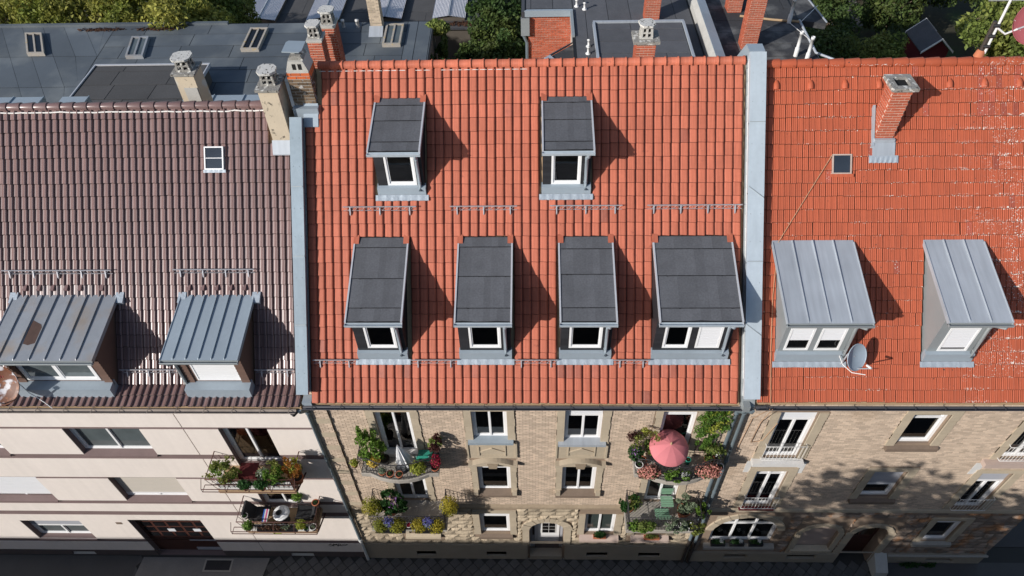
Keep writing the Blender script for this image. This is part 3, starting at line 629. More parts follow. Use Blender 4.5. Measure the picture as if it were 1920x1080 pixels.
B('mail_slot', 'plastic_black', drw, 6.5, 6.58, .3, .329, 1.2, 1.9); B('door_step', 'plinth_buff', RH, 6.4, 7.72, -.06, .3, GZ-.1, -.06)
# windows of the middle house
def rsill(w, h, m, z, x=.18, t=.12, pr=.16, y1=.1): MB().prism([(y1, z+.05), (-pr, z), (-pr, z-t), (y1, z-t)], h[0]-x, h[1]+x).build('sill', m, w)
w = window(RH, *H['A2'], .12, 2, fwid=.09, curtain=((1, .12),)); surround(w, *H['A2'], .23); rsill(w, H['A2'], 'zinc', 9.06)
w = window(RH, *H['B2'], .12, 2, roller=.42, fwid=.09); surround(w, *H['B2'], .23); rsill(w, H['B2'], 'zinc_light', 8.97)
for k in ('A', 'B'):
    h = H[k+'1']; w = window(RH, *h, .12, 1 if k == 'A' else 2, roller=.22 if k == 'A' else 0, fwid=.1, pane='glass_warm'); surround(w, *h, .2, top=False)
    MB().prism([(.1, h[2]+.1), (-.14, h[2]-.02), (-.14, h[2]-.17), (.1, h[2]-.17)], h[0]-.2, h[1]+.2).build('sill', 'stone_brown', w)
    for x in (h[0]-.2, h[1]+.04): B('sill_block', 'stone_buff', w, x, x+.16, -.15, .0, h[2]-.0, h[2]+.24)
    hb = MB(); N = 12; cx = (h[0]+h[1])/2; hw = (h[1]-h[0])/2+.26; up = []; lo = []
    for i in range(N+1):
        u = -1+2*i/N; z = 7.62+.20*max(0, math.cos(u*math.pi*.62))+(.0 if abs(u) < .8 else -.02); up.append((cx+u*hw, z+.09)); lo.append((cx+u*hw, z-.06))
    hb.prism(lo+up[::-1], -.2, .0, 'y'); hb.prism([(a, b_-.0) for a, b_ in [(h[0]-.2, 7.36), (h[1]+.2, 7.36)]]+[(a, b_) for a, b_ in lo[::-1]], -.05, .0, 'y'); hb.build('hood', 'stone_buff', w)
    MB().prism([(cx-.13, 7.5), (cx+.13, 7.5), (cx+.19, 7.82), (cx-.19, 7.82)], -.22, -.02, 'y').build('keystone', 'stone_dirty', w)
    pn = MB(); pn.box(h[0]-.2, h[1]+.2, -.045, 0, 7.92, 8.92); pn.build('spandrel_panel', 'stone_buff', w)
    fr = MB(); a, c = cx-.46, cx+.46
    for q in ((a, c, 8.08, 8.12), (a, c, 8.68, 8.72), (a, a+.04, 8.121, 8.679), (c-.04, c, 8.121, 8.679)): fr.box(q[0], q[1], -.075, -.046, q[2], q[3])
    for s_ in (-1, 1): fr.prism([(cx, 8.6), (cx+s_*.4, 8.38), (cx+s_*.4, 8.33), (cx, 8.55)], -.085, -.046, 'y')
    fr.build('panel_moulding', 'stone_buff', w)
    for x in (h[0]-.26, h[1]+.2): B('panel_pilaster', 'stone_buff', w, x, x+.06, -.08, 0, 7.95, 8.95)
w = window(RH, *H['A0'], .12, 1, roller=.42, fwid=.1); surround(w, *H['A0'], .25, proud=.05); MB().prism([(.1, 2.0), (-.12, 1.86), (-.12, 1.68), (.1, 1.68)], 4.4, 5.72).build('sill', 'stone_brown', w)
fl = MB(); 
w = window(RH, *H['B0'], .12, 2, pane='glass_green', fwid=.09); surround(w, *H['B0'], .25, proud=.05, top=False); MB().prism([(.1, 1.98), (-.2, 1.8), (-.2, 1.64), (.1, 1.64)], 8.36, 9.9).build('sill', 'stone_pink', w)
w = window(RH, *H['L0'], .12, 2); surround(w, *H['L0'], .25); MB().prism([(.1, 1.96), (-.14, 1.86), (-.14, 1.7), (.1, 1.7)], 1.45, 2.85).build('sill', 'stone_buff', w)
w = window(RH, *H['R0'], .12, 2); surround(w, *H['R0'], .25); MB().prism([(.1, 1.98), (-.2, 1.8), (-.2, 1.64), (.1, 1.64)], 10.38, 11.88).build('sill', 'stone_pink', w)
h = H['L2']; w = window(RH, *h, .12, 2, fwid=.1, pane='glass_warm', name='balcony_door'); surround(w, *h, .24)
h = H['R2']; w = window(RH, *h, .12, 1, fwid=.1, pane='glass_warm', name='balcony_door', roller=.28); surround(w, *h, .2)
h = H['L1']; w = window(RH, *h, .12, 2, fwid=.1, pane='glass_warm', name='balcony_door'); surround(w, *h, .22, m='stone_buff')
h = H['R1']; w = window(RH, *h, .12, 2, fwid=.1, pane=('glass', 'glass_green'), name='balcony_door'); surround(w, *h, .22, m='stone_buff')
# roof of the middle house
rroof = deck(RH, -.02, 12.56, RYE, RZE, RRY, RRZ, 12.9, 11.78)
DL = [dict(x0=1.45, x1=2.86, rx0=1.38, rx1=2.95, up=0), dict(x0=4.43, x1=5.9, rx0=4.39, rx1=5.96, up=0), dict(x0=7.33, x1=8.77, rx0=7.28, rx1=8.84, up=0), dict(x0=9.98, x1=12.13, rx0=9.98, rx1=12.23, up=0), dict(x0=2.12, x1=3.45, rx0=2.05, rx1=3.49, up=1), dict(x0=6.83, x1=8.17, rx0=6.81, rx1=8.22, up=1)]
def rskip(x, y):
    for d in DL:
        a, c = (.42, 2.83) if not d['up'] else (3.7, 5.62)
        if d['x0']-.02 < x < d['x1']+.02 and a < y < c: return True
    return x < .4 and y > 5.35
RP = [(0, -.010), (.012, -.008), (.022, .007), (.06, .014), (.11, .021), (.15, .032), (.185, .037), (.208, .030), (.223, .0), (.236, -.010), (.25, -.010)]
for d in DL[4:]:       # cut tiles above the two upper dormers
    k0 = int((d['x0']-.02)/.25); cm = None
    for k in range(50):
        x = k*.25
        if d['x0']-.02 < x+.125 < d['x1']+.02:
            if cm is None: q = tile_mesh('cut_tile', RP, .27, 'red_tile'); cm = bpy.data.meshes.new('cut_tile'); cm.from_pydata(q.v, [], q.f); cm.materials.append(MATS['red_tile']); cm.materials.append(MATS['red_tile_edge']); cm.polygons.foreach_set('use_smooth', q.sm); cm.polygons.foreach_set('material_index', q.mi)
            o = link('cut_tile', cm, rroof, (x, 5.575, zr(5.575, RYE, RZE)+.012)); o.rotation_euler = (AL, 0, 0)
tile_field(rroof, tile_mesh('roof_tile', RP, .41, 'red_tile'), 'red_tile', 0., 50, .25, 26, RL/26, RYE, RZE, AL, rskip, alt=lambda x, y: .3 if any(d['x0'] < x+.1 < d['x1'] and (-.05 < y < .35 if not d['up'] else 3.2 < y < 3.66) for d in DL) else .008)
ridge(rroof, 'red_tile', .42, 12.53, RRY+.02, RRZ+.02, .37, .125, 'collar')
for k in range(26):
    if random.random() < .8: a = .45+k*.23; MB().tube([(a, RRY-.13, RRZ-.08), (a+.1, RRY-.13, RRZ-.076), (a+.2, RRY-.13, RRZ-.08)], [.006, .013, .006], 5).build('ridge_mortar', 'mortar_white', rroof)
W1 = lambda a, c, **k: (a, c, 13.14, 14.28, k)
lw = [[W1(1.75, 2.62)], [W1(4.72, 5.63)], [W1(7.57, 8.5)], [(10.24, 10.97, 13.14, 14.28, {}), (11.17, 11.86, 13.14, 14.28, dict(blind=1.))]]
for d, ws in zip(DL[:4], lw):
    dormer(RH, d['x0'], d['x1'], d['rx0'], d['rx1'], .56, 12.82, .32, 14.56, 2.87, 15.35, (RYE, RZE), ws, 'slate_black', 'slate_black', pipe=(d['x1']-.12, -.03))
for d, (a, c) in zip(DL[4:], ((2.4, 3.24), (7.07, 7.9))):
    dormer(RH, d['x0'], d['x1'], d['rx0'], d['rx1'], 3.82, 16.29, 3.57, 17.87, 5.60, 18.27, (RYE, RZE), [(a, c, 16.52, 17.62, {})], 'slate_black', 'slate_black', pipe=(d['x1']-.1, -.03))
for a, c in ((1.07, 3.2), (4.17, 6.1), (7.03, 9.1), (9.8, 12.5)): snow_guard(RH, a, c, 3.37, 15.87)
for a, c in ((.1, 1.35), (2.98, 4.34), (6.0, 7.26), (8.86, 9.93), (12.28, 12.5)): 
    if c-a > .5: snow_guard(RH, a, c, .33, 12.62)
gutter(RH, 'gutter_dark', -.3, 12.9, -.53, 11.66)
# downpipes of the middle house
def dpipe(house, x, y0, z0, zc, name='downpipe', m='pipe_grey', lower='pipe_white'):
    p = MB().tube([(x, -.53, z0), (x, -.5, z0-.12), (x+.0, y0, z0-.62), (x, y0, zc)], .062, 8)
    for z in (zc+1.9, zc+4.2, zc+6.4, z0-.75): p.tube([(x, y0, z), (x, y0, z+.05)], .078, 8)
    o = p.build(name, m, house); q = MB().tube([(x, y0, zc+.02), (x, y0, GZ)], .058, 8); q.tube([(x, y0, zc-.16), (x, y0, zc+.03)], .08, 8); q.build('standpipe', lower, o)
dpipe(RH, -.43, -.13, 11.5, 1.6); dpipe(RH, 12.72, -.12, 11.55, 1.75, lower='pipe_brown'); dpipe(RH, 12.96, -.12, 11.55, 1.55, lower='pipe_brown')
# parapet (fire) walls with zinc caps
def parapet(house, x0, x1, ye, ze, s0, s1, h, m, ncap, capm):
    c, s = math.cos(AL), math.sin(AL); P = lambda q, hh: (ye+q*c-hh*s, ze+q*s+hh*c)
    o = MB().prism([P(s0, -.5), P(s0, h), P(s1, h), P(s1, -.5)], x0+.03, x1-.03).build('parapet_wall', m, house)
    st = MB()
    for k in range(26):
        a = s0+(s1-s0)*k/26; st.prism([P(a, .0), P(a, .075), P(a+(s1-s0)/26*.98, .05), P(a+(s1-s0)/26*.98, .0)], x0-.01, x1+.01)
    st.build('stepped_flashing', 'zinc_cheek', o)
    for k in range(ncap):
        a, b_ = s0+(s1-s0)*k/ncap, s0+(s1-s0)*(k+1)/ncap
        q = MB(); q.prism([P(a-.03, h-.09), P(a-.03, h+.03), P(b_-.006, h+.022), P(b_-.006, h-.09)], x0-.015, x1+.015)
        q.build('parapet_cap', capm, o)
        if k:
            t = MB(); e = .16 if ncap == 5 and k % 2 else .0; p0, p1 = P(a+.02+e, h+.026), P(a+.02-e, h+.026); d0 = (.018*c, .018*s); u = (-.02*s, .02*c)
            t.hexa([(x0, p0[0], p0[1]), (x1, p1[0], p1[1]), (x1, p1[0]+d0[0], p1[1]+d0[1]), (x0, p0[0]+d0[0], p0[1]+d0[1])]+[(x0, p0[0]+u[0], p0[1]+u[1]), (x1, p1[0]+u[0], p1[1]+u[1]), (x1, p1[0]+d0[0]+u[0], p1[1]+d0[1]+u[1]), (x0, p0[0]+d0[0]+u[0], p0[1]+d0[1]+u[1])]); t.build('cap_seam', 'zinc_cheek', o)
        for f in (.3, .7):
            for xx in (x0+.06, x1-.08): pp = P(a+(b_-a)*f, h+.026); MB().box(xx, xx+.016, pp[0]-.008, pp[0]+.008, pp[1]-.004, pp[1]+.008).build('cap_screw', 'zinc_cheek', o)
    return o, P
pl_, PL = parapet(RH, -.34, -.02, RYE, RZE, .35, 8.3, .3, 'wall_dark', 4, 'zinc_dark'); pr_, PR = parapet(RH, 12.58, 13.0, RYE, RZE, .25, 9.95, .36, 'white', 5, 'zinc_cap')
c_, s_ = math.cos(AL), math.sin(AL)
# left end of the parapet: little brick pier and zinc shoe
pe = B('pier', 'mortar_buff', RH, -.33, -.04, -.17, .3, 11.5, 12.2); bricks('pier_bricks', 'brick_buff', pe, -.33, -.04, 11.85, 12.2, [], y=-.17, bl=.15); B('pier_shoe', 'zinc', pe, -.3, -.02, -.46, -.14, 11.64, 11.8)
MB().prism([(-.5, 11.72), (-.13, 12.28), (-.02, 12.42), (.1, 12.2), (.1, 11.6), (-.5, 11.6)], 12.6, 12.98).build('parapet_end', 'zinc_cheek', RH)
B('hopper_box', 'zinc_cheek', RH, 12.62, 12.82, -.62, -.42, 11.62, 11.86)
# top of the right parapet: gable shoulder behind the ridge
MB().prism([(RRY-.05, RRZ+.35), (RRY+.35, RRZ+.35), (RRY+.95, RRZ-.35), (RRY+.95, RRZ-1.2), (RRY-.05, RRZ-.6)], 12.57, 13.01).build('parapet_shoulder', 'zinc', RH)
# brick chimney on the left parapet
bc = brick_chimney(RH, -.28, .36, 5.45, 6.1, 17.8, 19.2, m='brick_orange', mort='concrete_light', split=(18.9, 'brick_brown'), faces='flr', bl=.27, bh=.098)
MB().prism([(-.27, 19.2), (.35, 19.2), (.25, 19.5), (-.16, 19.5)], 5.48, 6.08, 'y').build('cowl_base', 'concrete_light', bc)
MB().prism([(-.17, 19.5), (.26, 19.5), (.2, 19.62), (-.1, 19.62)], 5.55, 6.0, 'y').build('cowl', 'concrete', bc)
lidp = MB(); 
for x in (-.1, .2): lidp.box(x-.012, x+.012, 5.75, 5.78, 19.6, 19.78)
lidp.prism([(-.24, 5.46), (.24, 5.42), (.3, 5.5), (.3, 6.02), (-.18, 6.06), (-.24, 5.98)], 19.78, 19.81, 'z'); lidp.build('metal_lid', 'zinc', bc)
for x in (-.02, .14): B('flue_opening', 'dark', bc, x-.05, x+.05, 5.474, 5.49, 19.25, 19.42)
B('chimney_flashing', 'zinc', bc, -.3, .42, 5.25, 5.44, 17.75, 18.15)
MB().prism([(5.0, 17.64+.06), (5.0, 17.72), (5.45, 18.2), (5.45, 18.05)], -.02, .4).build('chimney_apron', 'zinc', bc)
# twin brick chimneys and the square one behind the ridge
for x, y, zt in ((0.0, 7.0, 19.25), (.22, 7.85, 19.25)):
    c = brick_chimney(RH, x, x+.42, y, y+.5, 17.2, zt, faces='flr'); B('cap', 'concrete_light', c, x-.02, x+.44, y-.02, y+.52, zt, zt+.07); cowl(c, x+.21, y+.25, zt+.07, .44, tall=.32)
c = brick_chimney(RH, 9.56, 10.12, 7.0, 7.55, 18.0, 19.08, faces='flr'); B('cap', 'concrete', c, 9.46, 10.22, 6.92, 7.62, 19.08, 19.17); cowl(c, 9.84, 7.27, 19.17, .46, m='concrete_light', tall=.34)
B('chimney_flashing', 'zinc_light', c, 9.54, 10.14, 6.9, 6.99, 18.0, 18.62)
# balconies of the middle house
def balcony(house, pts, zf, th, m, rail_h=.92, bars=.11, iron='iron', lean=.0, brackets=True, scroll=True):
    """pts: plan outline from wall to wall (x,y); slab + railing following the outline"""
    sl_ = MB().prism([(pts[0][0], .0)]+pts[1:-1]+[(pts[-1][0], .0)], zf-th, zf, 'z').build('balcony', m, house)
    edge = MB(); 
    mid = (sum(p[0] for p in pts)/len(pts), -.3); P = [Vector((p[0], p[1])) for p in pts]; out = []
    for i in range(len(P)-1):
        L = (P[i+1]-P[i]).length; n = max(1, int(L/bars))
        for k in range(n): out.append(P[i].lerp(P[i+1], k/n))
    out.append(P[-1]); off = lambda p, f: Vector((mid[0]+(p.x-mid[0])*(1-.03+lean*f), p.y*(1-.03+lean*f)))
    rb = MB()
    for p in out:
        a, b_ = off(p, 0), off(p, 1); rb.tube([(a.x, a.y, zf), (b_.x, b_.y, zf+rail_h)], .0095, 4)
    for f, r in ((.08, .013), (.55, .01), (1., .021)):
        rb.tube([(off(p, f).x, off(p, f).y, zf+rail_h*f) for p in P], r, 6)
    if scroll:
        for i in range(0, len(out)-2, 2):
            a = off(out[i], .75); c2 = off(out[i+2], .75); m_ = (a+c2)/2; d = (c2-a)*.42
            rb.tube([(m_.x+d.x*math.cos(t), m_.y+d.y*math.cos(t), zf+rail_h*.76+.1*math.sin(t)) for t in [2*math.pi*j/8 for j in range(8)]], .008, 4, closed=True)
    rb.build('railing', iron, sl_)
    MB().tube([(p[0], p[1]+.02, zf-.02) for p in pts[1:-1]], .03, 6).build('slab_edge', m, sl_)
    return sl_
cv = lambda a, b_, d0, d1, n=8: [(a, 0)]+[(a+(b_-a)*k/n, -(d0+(d1-d0)*math.sin(math.pi*min(1, max(0, (k/n-.12)/.76)))**.8)) for k in range(n+1)]+[(b_, 0)]
bl2 = balcony(RH, cv(.85, 3.42, .72, .98), 8.08, .2, 'stone_grey'); br2 = balcony(RH, cv(9.85, 12.55, .7, 1.0), 8.08, .2, 'stone_grey')
bl1 = balcony(RH, [(.7, 0), (.7, -1.1), (3.42, -1.1), (3.42, 0)], 4.75, .22, 'stone_grey'); br1 = balcony(RH, [(9.85, 0), (9.85, -1.1), (12.45, -1.1), (12.45, 0)], 4.75, .22, 'stone_grey')
for bb, x in ((bl2, 2.1), (br2, 11.15)):
    q = MB().lathe([(.0, -.24), (.08, -.2), (.2, -.05), (.28, .05)], (x, -.35, 7.84)); q.build('console', 'stone_grey', bb)
for bb, x0, x1 in ((bl1, .8, 1.1), (bl1, 3.0, 3.3), (br1, 10.0, 10.3), (br1, 12.0, 12.3)): MB().prism([(0, 3.9), (0, 4.53), (-.9, 4.53), (-.8, 4.4), (-.3, 4.2)], x0, x1).build('console', 'stone_buff', bb)
B('door_step', 'white_dirty', bl2, 1.56, 2.7, -.12, .1, 8.081, 8.3)
# ------------------------------------------------------------------ left house, brown roof, beige render
LH = house_thing('rendered_house', 'beige rendered house with brown tiled roof and two zinc dormers, left of the brick house', -9.5)
G = dict(W2a=(-8.8, -6.25, 8.02, 9.62), W2b=(-13.9, -11.36, 8.02, 9.62), W1a=(-8.73, -6.24, 4.65, 6.38), W1b=(-13.9, -11.36, 4.65, 6.38), W0=(-13.8, -11.4, 1.25, 2.88), DOOR=(-9.42, -6.51, GZ, 3.0), L2=(-3.65, -2.05, 7.3, 9.66), L1=(-3.6, -2.05, 4.15, 6.37), K1=(-13.1, -12.1, -.3, -.02), K2=(-3.7, -2.72, -.3, -.02))
lw_ = MB(); X0, X1 = -18., -.5
wall_face(lw_, X0, X1, GZ, 11.75, list(G.values()), 0.0, .24); lw_.face([(X0, 0, GZ), (X0, 13, GZ), (X0, 13, 11.75), (X0, 0, 11.75)]); lw_.face([(X0, 13, GZ), (X1, 13, GZ), (X1, 13, 11.75), (X0, 13, 11.75)]); lw_.face([(X1, 0, GZ), (X1, 0, 11.75), (X1, 13, 11.75), (X1, 13, GZ)])
lwall = lw_.build('wall', 'stripe_brown', LH)
# raised render panels between the brown stripes
bands = [(.13, .94), (1.22, 3.40), (3.74, 4.35), (4.62, 6.29), (6.43, 7.71), (8.02, 9.60), (9.74, 11.74)]
def panel(x0, x1, z0, z1, holes):
    for a, c in free(x0, x1, [(h[0], h[1]) for h in holes if h[2] < z1-.05 and h[3] > z0+.05 and h[2] <= z0+.3 and h[3] >= z1-.3]):
        b = MB(); hs = [h for h in holes if a < (h[0]+h[1])/2 < c and h[2] < z1 and h[3] > z0]
        hs2 = [(h[0], h[1], max(h[2], z0), min(h[3], z1)) for h in hs]
        wall_face(b, a, c, z0, z1, hs2, -.018, .018)
        b.face([(a, -.018, z1), (c, -.018, z1), (c, 0, z1), (a, 0, z1)]); b.face([(a, -.018, z0), (a, 0, z0), (c, 0, z0), (c, -.018, z0)]); b.face([(a, -.018, z0), (a, -.018, z1), (a, 0, z1), (a, 0, z0)]); b.face([(c, -.018, z0), (c, 0, z0), (c, 0, z1), (c, -.018, z1)])
        b.build('render_panel', 'plaster_beige', lwall)
HG = [G[k] for k in ('W2a', 'W2b', 'W1a', 'W1b', 'W0', 'DOOR', 'L2', 'L1')]
for z0, z1 in bands:
    for a, c in ((X0, -4.80), (-4.77, X1)): panel(a, c, z0, z1, HG)
lp = MB(); wall_face(lp, X0, X1, GZ, .11, [G['K1'], G['K2'], (-9.42, -6.51, GZ, .2)], -.03, .03); lp.build('plinth', 'plinth_dark', LH)
for k in ('K1', 'K2'): h = G[k]; MB().prism([(.1, h[2]+.2), (-.02, h[2]+.02), (-.02, h[2]), (.1, h[2])], h[0], h[1]).build('basement_window', 'concrete_light', lwall)
def lsill(w, h): MB().prism([(.2, h[2]+.06), (-.07, h[2]-.02), (-.07, h[2]-.1), (.2, h[2]-.1)], h[0]+.003, h[1]-.003).build('sill', 'stripe_brown', w)
w = window(LH, *G['W2a'], .2, 2, pane='glass_grey', fwid=.1); lsill(w, G['W2a'])
w = window(LH, *G['W2b'], .2, 2, pane='glass_grey', fwid=.1); lsill(w, G['W2b'])
w = window(LH, *G['W1a'], .2, 2, fwid=.1, roller=1.45, rmat='shutter_cream'); lsill(w, G['W1a'])
w = window(LH, *G['W1b'], .2, 2, fwid=.1, roller=1.6, rmat='shutter'); lsill(w, G['W1b'])
w = window(LH, *G['W0'], .2, 2, fwid=.1, pane='glass_grey', roller=.75, rmat='shutter_grey'); lsill(w, G['W0'])
w = window(LH, *G['L2'], .2, 2, fwid=.1, pane='glass_warm', name='balcony_door'); w = window(LH, *G['L1'], .2, 2, fwid=.1, pane='glass', name='balcony_door')
# entrance doors: two leaves with grids of dark panes
dd = B('entrance_door', 'door_brown', LH, -9.42, -6.51, .2, .26, GZ, 3.0)
for i in range(5):
    for j in range(4):
        x = -9.3+i*.56; z = 1.1+j*.46
        B('door_pane', 'glass', dd, x, x+.44, .188, .199, z, z+.34)
B('door_bar', 'shutter_grey', dd, -7.75, -6.55, .13, .17, .78, .82); B('kick_plate', 'shutter_grey', dd, -7.75, -6.6, .17, .198, -.2, -.12); B('kick_plate', 'shutter_grey', dd, -7.75, -6.6, .17, .198, -.05, .0)
for x in (-8.35, -7.3): B('notice', 'paper', dd, x, x+.3, .178, .187, 1.55, 1.78)
# graffiti on the base of the wall (flat spray lines)
def ribbon(name, m, parent, strokes, y, wd=.016):
    b = MB()
    for st in strokes:
        for (x0, z0), (x1, z1) in zip(st[:-1], st[1:]):
            d = Vector((x1-x0, z1-z0)); 
            if d.length < 1e-4: continue
            nrm = Vector((-d.y, d.x)).normalized()*wd; e = d.normalized()*wd*.5; b.box(0, 0, 0, 0, 0, 0) if False else b.prism([(x0-e.x+nrm.x, z0-e.y+nrm.y), (x0-e.x-nrm.x, z0-e.y-nrm.y), (x1+e.x-nrm.x, z1+e.y-nrm.y), (x1+e.x+nrm.x, z1+e.y+nrm.y)], y-.003, y, 'y')
    return b.build(name, m, parent)
sx, sz = -1.86, .62
G1 = [[(.1, .3), (.02, .26), (.04, .19), (.12, .17), (.13, .1), (.03, .07), (-.02, .1)], [(.16, .06), (.19, .3), (.24, .16), (.3, .3), (.32, .08)], [(.36, .06), (.37, .3), (.46, .27), (.46, .19), (.38, .17)], [(.4, .14), (.52, .2), (.66, .27), (.76, .22), (.62, .13), (.44, .1)], [(-.06, .18), (.1, .2), (.3, .19)]]
ribbon('graffiti', 'ink', lwall, [[(sx+a, sz+b_) for a, b_ in s] for s in G1], -.021)
ribbon('graffiti', 'spray_green', lwall, [[(-3.95, 1.95), (-3.8, 2.05), (-3.7, 1.93), (-3.55, 1.98)], [(-3.9, 1.88), (-3.6, 1.86)]], -.021, .035)
B('house_sign', 'stone_brown', lwall, -9.98, -9.75, -.03, -.018, 2.62, 2.78)
# balconies of the left house: iron frames leaning out
bb2 = balcony(LH, [(-4.1, 0), (-4.1, -.98), (-1.46, -.98), (-1.46, 0)], 7.3, .16, 'wood_tan', iron='iron_rust', lean=.12, scroll=False, bars=.16, rail_h=.95)
bb1 = balcony(LH, [(-4.05, 0), (-4.05, -.95), (-1.45, -.95), (-1.45, 0)], 4.12, .16, 'wood_tan', iron='iron_rust', lean=.12, scroll=False, bars=.16, rail_h=.95)
for bb, z in ((bb2, 7.3), (bb1, 4.12)):
    q = MB()
    for y, zz in ((-1.3, z+.72), (-1.3, z+.55), (-1.05, z+.55)): q.tube([(-4.35, y, zz), (-1.25, y, zz)], .016, 5)
    for x in (-4.35, -3.55, -2.8, -2.05, -1.25): q.tube([(x, -1.05, z+.95), (x, -1.3, z+.72), (x, -1.3, z+.55), (x, -1.05, z+.55)], .012, 5)
    for x in (-4.12, -1.44): q.tube([(x, 0, z-.5), (x, -.9, z-.1)], .03, 6)
    q.build('planter_rack', 'iron_rust', bb)
    f = MB()
    for k in range(3): f.prism([(-.985, z+.1), (-.965, z+.1), (-.965, z+.62), (-.985, z+.62)], -4.0+k*.85, -4.0+k*.85+.8)
    f.build('screen_panel', 'white_dirty', bb)
# roof of the left house: flared eave and main slope
LYE, LZE, FL = -.55, 11.68, math.radians(12); LKY, LKZ = .163, 11.833; LL = 8.31; LRY, LRZ = LKY+LL*math.cos(AL), LKZ+LL*math.sin(AL)
lroof = deck(LH, -18, -.36, LYE, LZE, LRY, LRZ, 12.4, 11.4, extra=[(LKY+.02, LKZ-.08)])
LD = [dict(x0=-8.85, x1=-6.05), dict(x0=-3.75, x1=-1.87)]
def lskip(x, y):
    for d in LD:
        if d['x0']-.02 < x < d['x1']+.02 and -.02 < y < 1.9: return True
    return -1.12 < x and y > 5.1
LP = [(0, .0), (.02, .0), (.10, .0), (.103, .008), (.116, .008), (.119, .0), (.130, .014), (.141, .042), (.155, .054), (.174, .053), (.188, .032), (.197, -.003), (.21, -.005)]
ltm = tile_mesh('roof_tile', LP, .41, 'brown_tile')
tile_field(lroof, ltm, 'brown_tile', -15.06, 70, .21, 22, LL/22, LKY, LKZ, AL, lskip, quota=260, alt=lambda x, y: .5 if -8.6 < x < -6.8 and 1.9 < y < 2.2 else 0)  # alt tiles above the wide dormer: whitish reflection painted as paler colour
tile_field(lroof, ltm, 'brown_tile', -15.06, 70, .21, 2, .367, LYE, LZE, FL, lambda x, y: lskip(x, y) and y > .1, quota=40)
ridge(lroof, 'brown_tile', -15.06, -.95, LRY+.02, LRZ+.01, .405, .13, 'plain')
MB().tube([(-15+k*.2, LRY-.14, LRZ-.085+random.gauss(0, .008)) for k in range(70)], .026, 5).build('ridge_mortar', 'mortar_white', lroof)
lr = (LKY, LKZ)
da = dormer(LH, -8.85, -6.05, -9.1, -5.93, .07, 11.92, -.2, 13.52, 1.98, 13.84, lr, [(-8.58, -6.35, 12.22, 13.32, dict(n=2, pane='glass_grey', frame=.09))], 'brown_clad', 'brown_clad', kind='seam', seams=7, sheet_m='zinc_old', rmat='zinc_old', clad=False, apron=.3)
db = dormer(LH, -3.75, -1.87, -3.98, -1.77, .07, 11.92, -.18, 13.53, 1.97, 13.84, lr, [(-3.42, -2.1, 12.22, 13.32, dict(n=1, blind=1., blind_m='white', frame=.05))], 'brown_clad', 'brown_clad', kind='seam', seams=6, sheet_m='zinc', clad=False, pipe=(-3.8, .02), apron=.3)
MB().prism([(-8.02, .42), (-7.93, .3), (-7.62, .36), (-7.58, .55), (-7.62, .92), (-7.72, 1.12), (-7.93, 1.15), (-8.0, .9)], 13.6, 13.6, 'z') if False else None
b = MB(); t = (13.84-13.52)/2.18; P = [(-8.14, .33), (-7.98, .28), (-7.79, .35), (-7.765, .62), (-7.78, .84), (-7.86, .98), (-7.95, 1.02), (-8.15, 1.12), (-8.165, .8)]
b.face([(x, y, 13.52+(y+.2)*t+.018) for x, y in P]); b.build('rust_patch', 'rust', da)
for d, xs in ((da, (-9.2, -5.96)), (db, (-4.06, -1.82))):
    for x in xs: MB().prism([(1.75, 13.79), (2.05, 13.93), (2.1, 13.86), (1.8, 13.66)], x, x+.24).build('corner_flashing', 'lead', d)
for d, xa, xb in ((da, -8.85, -6.05), (db, -3.75, -1.87)):
    for x in (xa, xb-.22 if d is db else xb-.2):
        for k in range(9): MB().prism([(.045, 12.14+k*.13), (.02, 12.02+k*.13), (.068, 12.02+k*.13), (.068, 12.14+k*.13)], x-.01, x+.23).build('shingle', 'brown_clad', d)
for a, c, y, z in ((-9.37, -6.04, 2.43, 14.26), (-4.17, -1.72, 2.44, 14.27), (-5.9, -4.2, .38, 12.07), (-1.8, -.62, .38, 12.07), (-13, -9.6, 2.43, 14.26)): snow_guard(LH, a, c, y, z)
gutter(LH, 'gutter_old', -18, -.5, -.62, 11.6, .08)
MB().tube([(-.62, -.62, 11.5), (-.62, -.6, 11.38), (-.5, -.3, 11.3), (-.46, -.14, 11.1)], .07, 8).build('gutter_outlet', 'gutter_dark', LH)
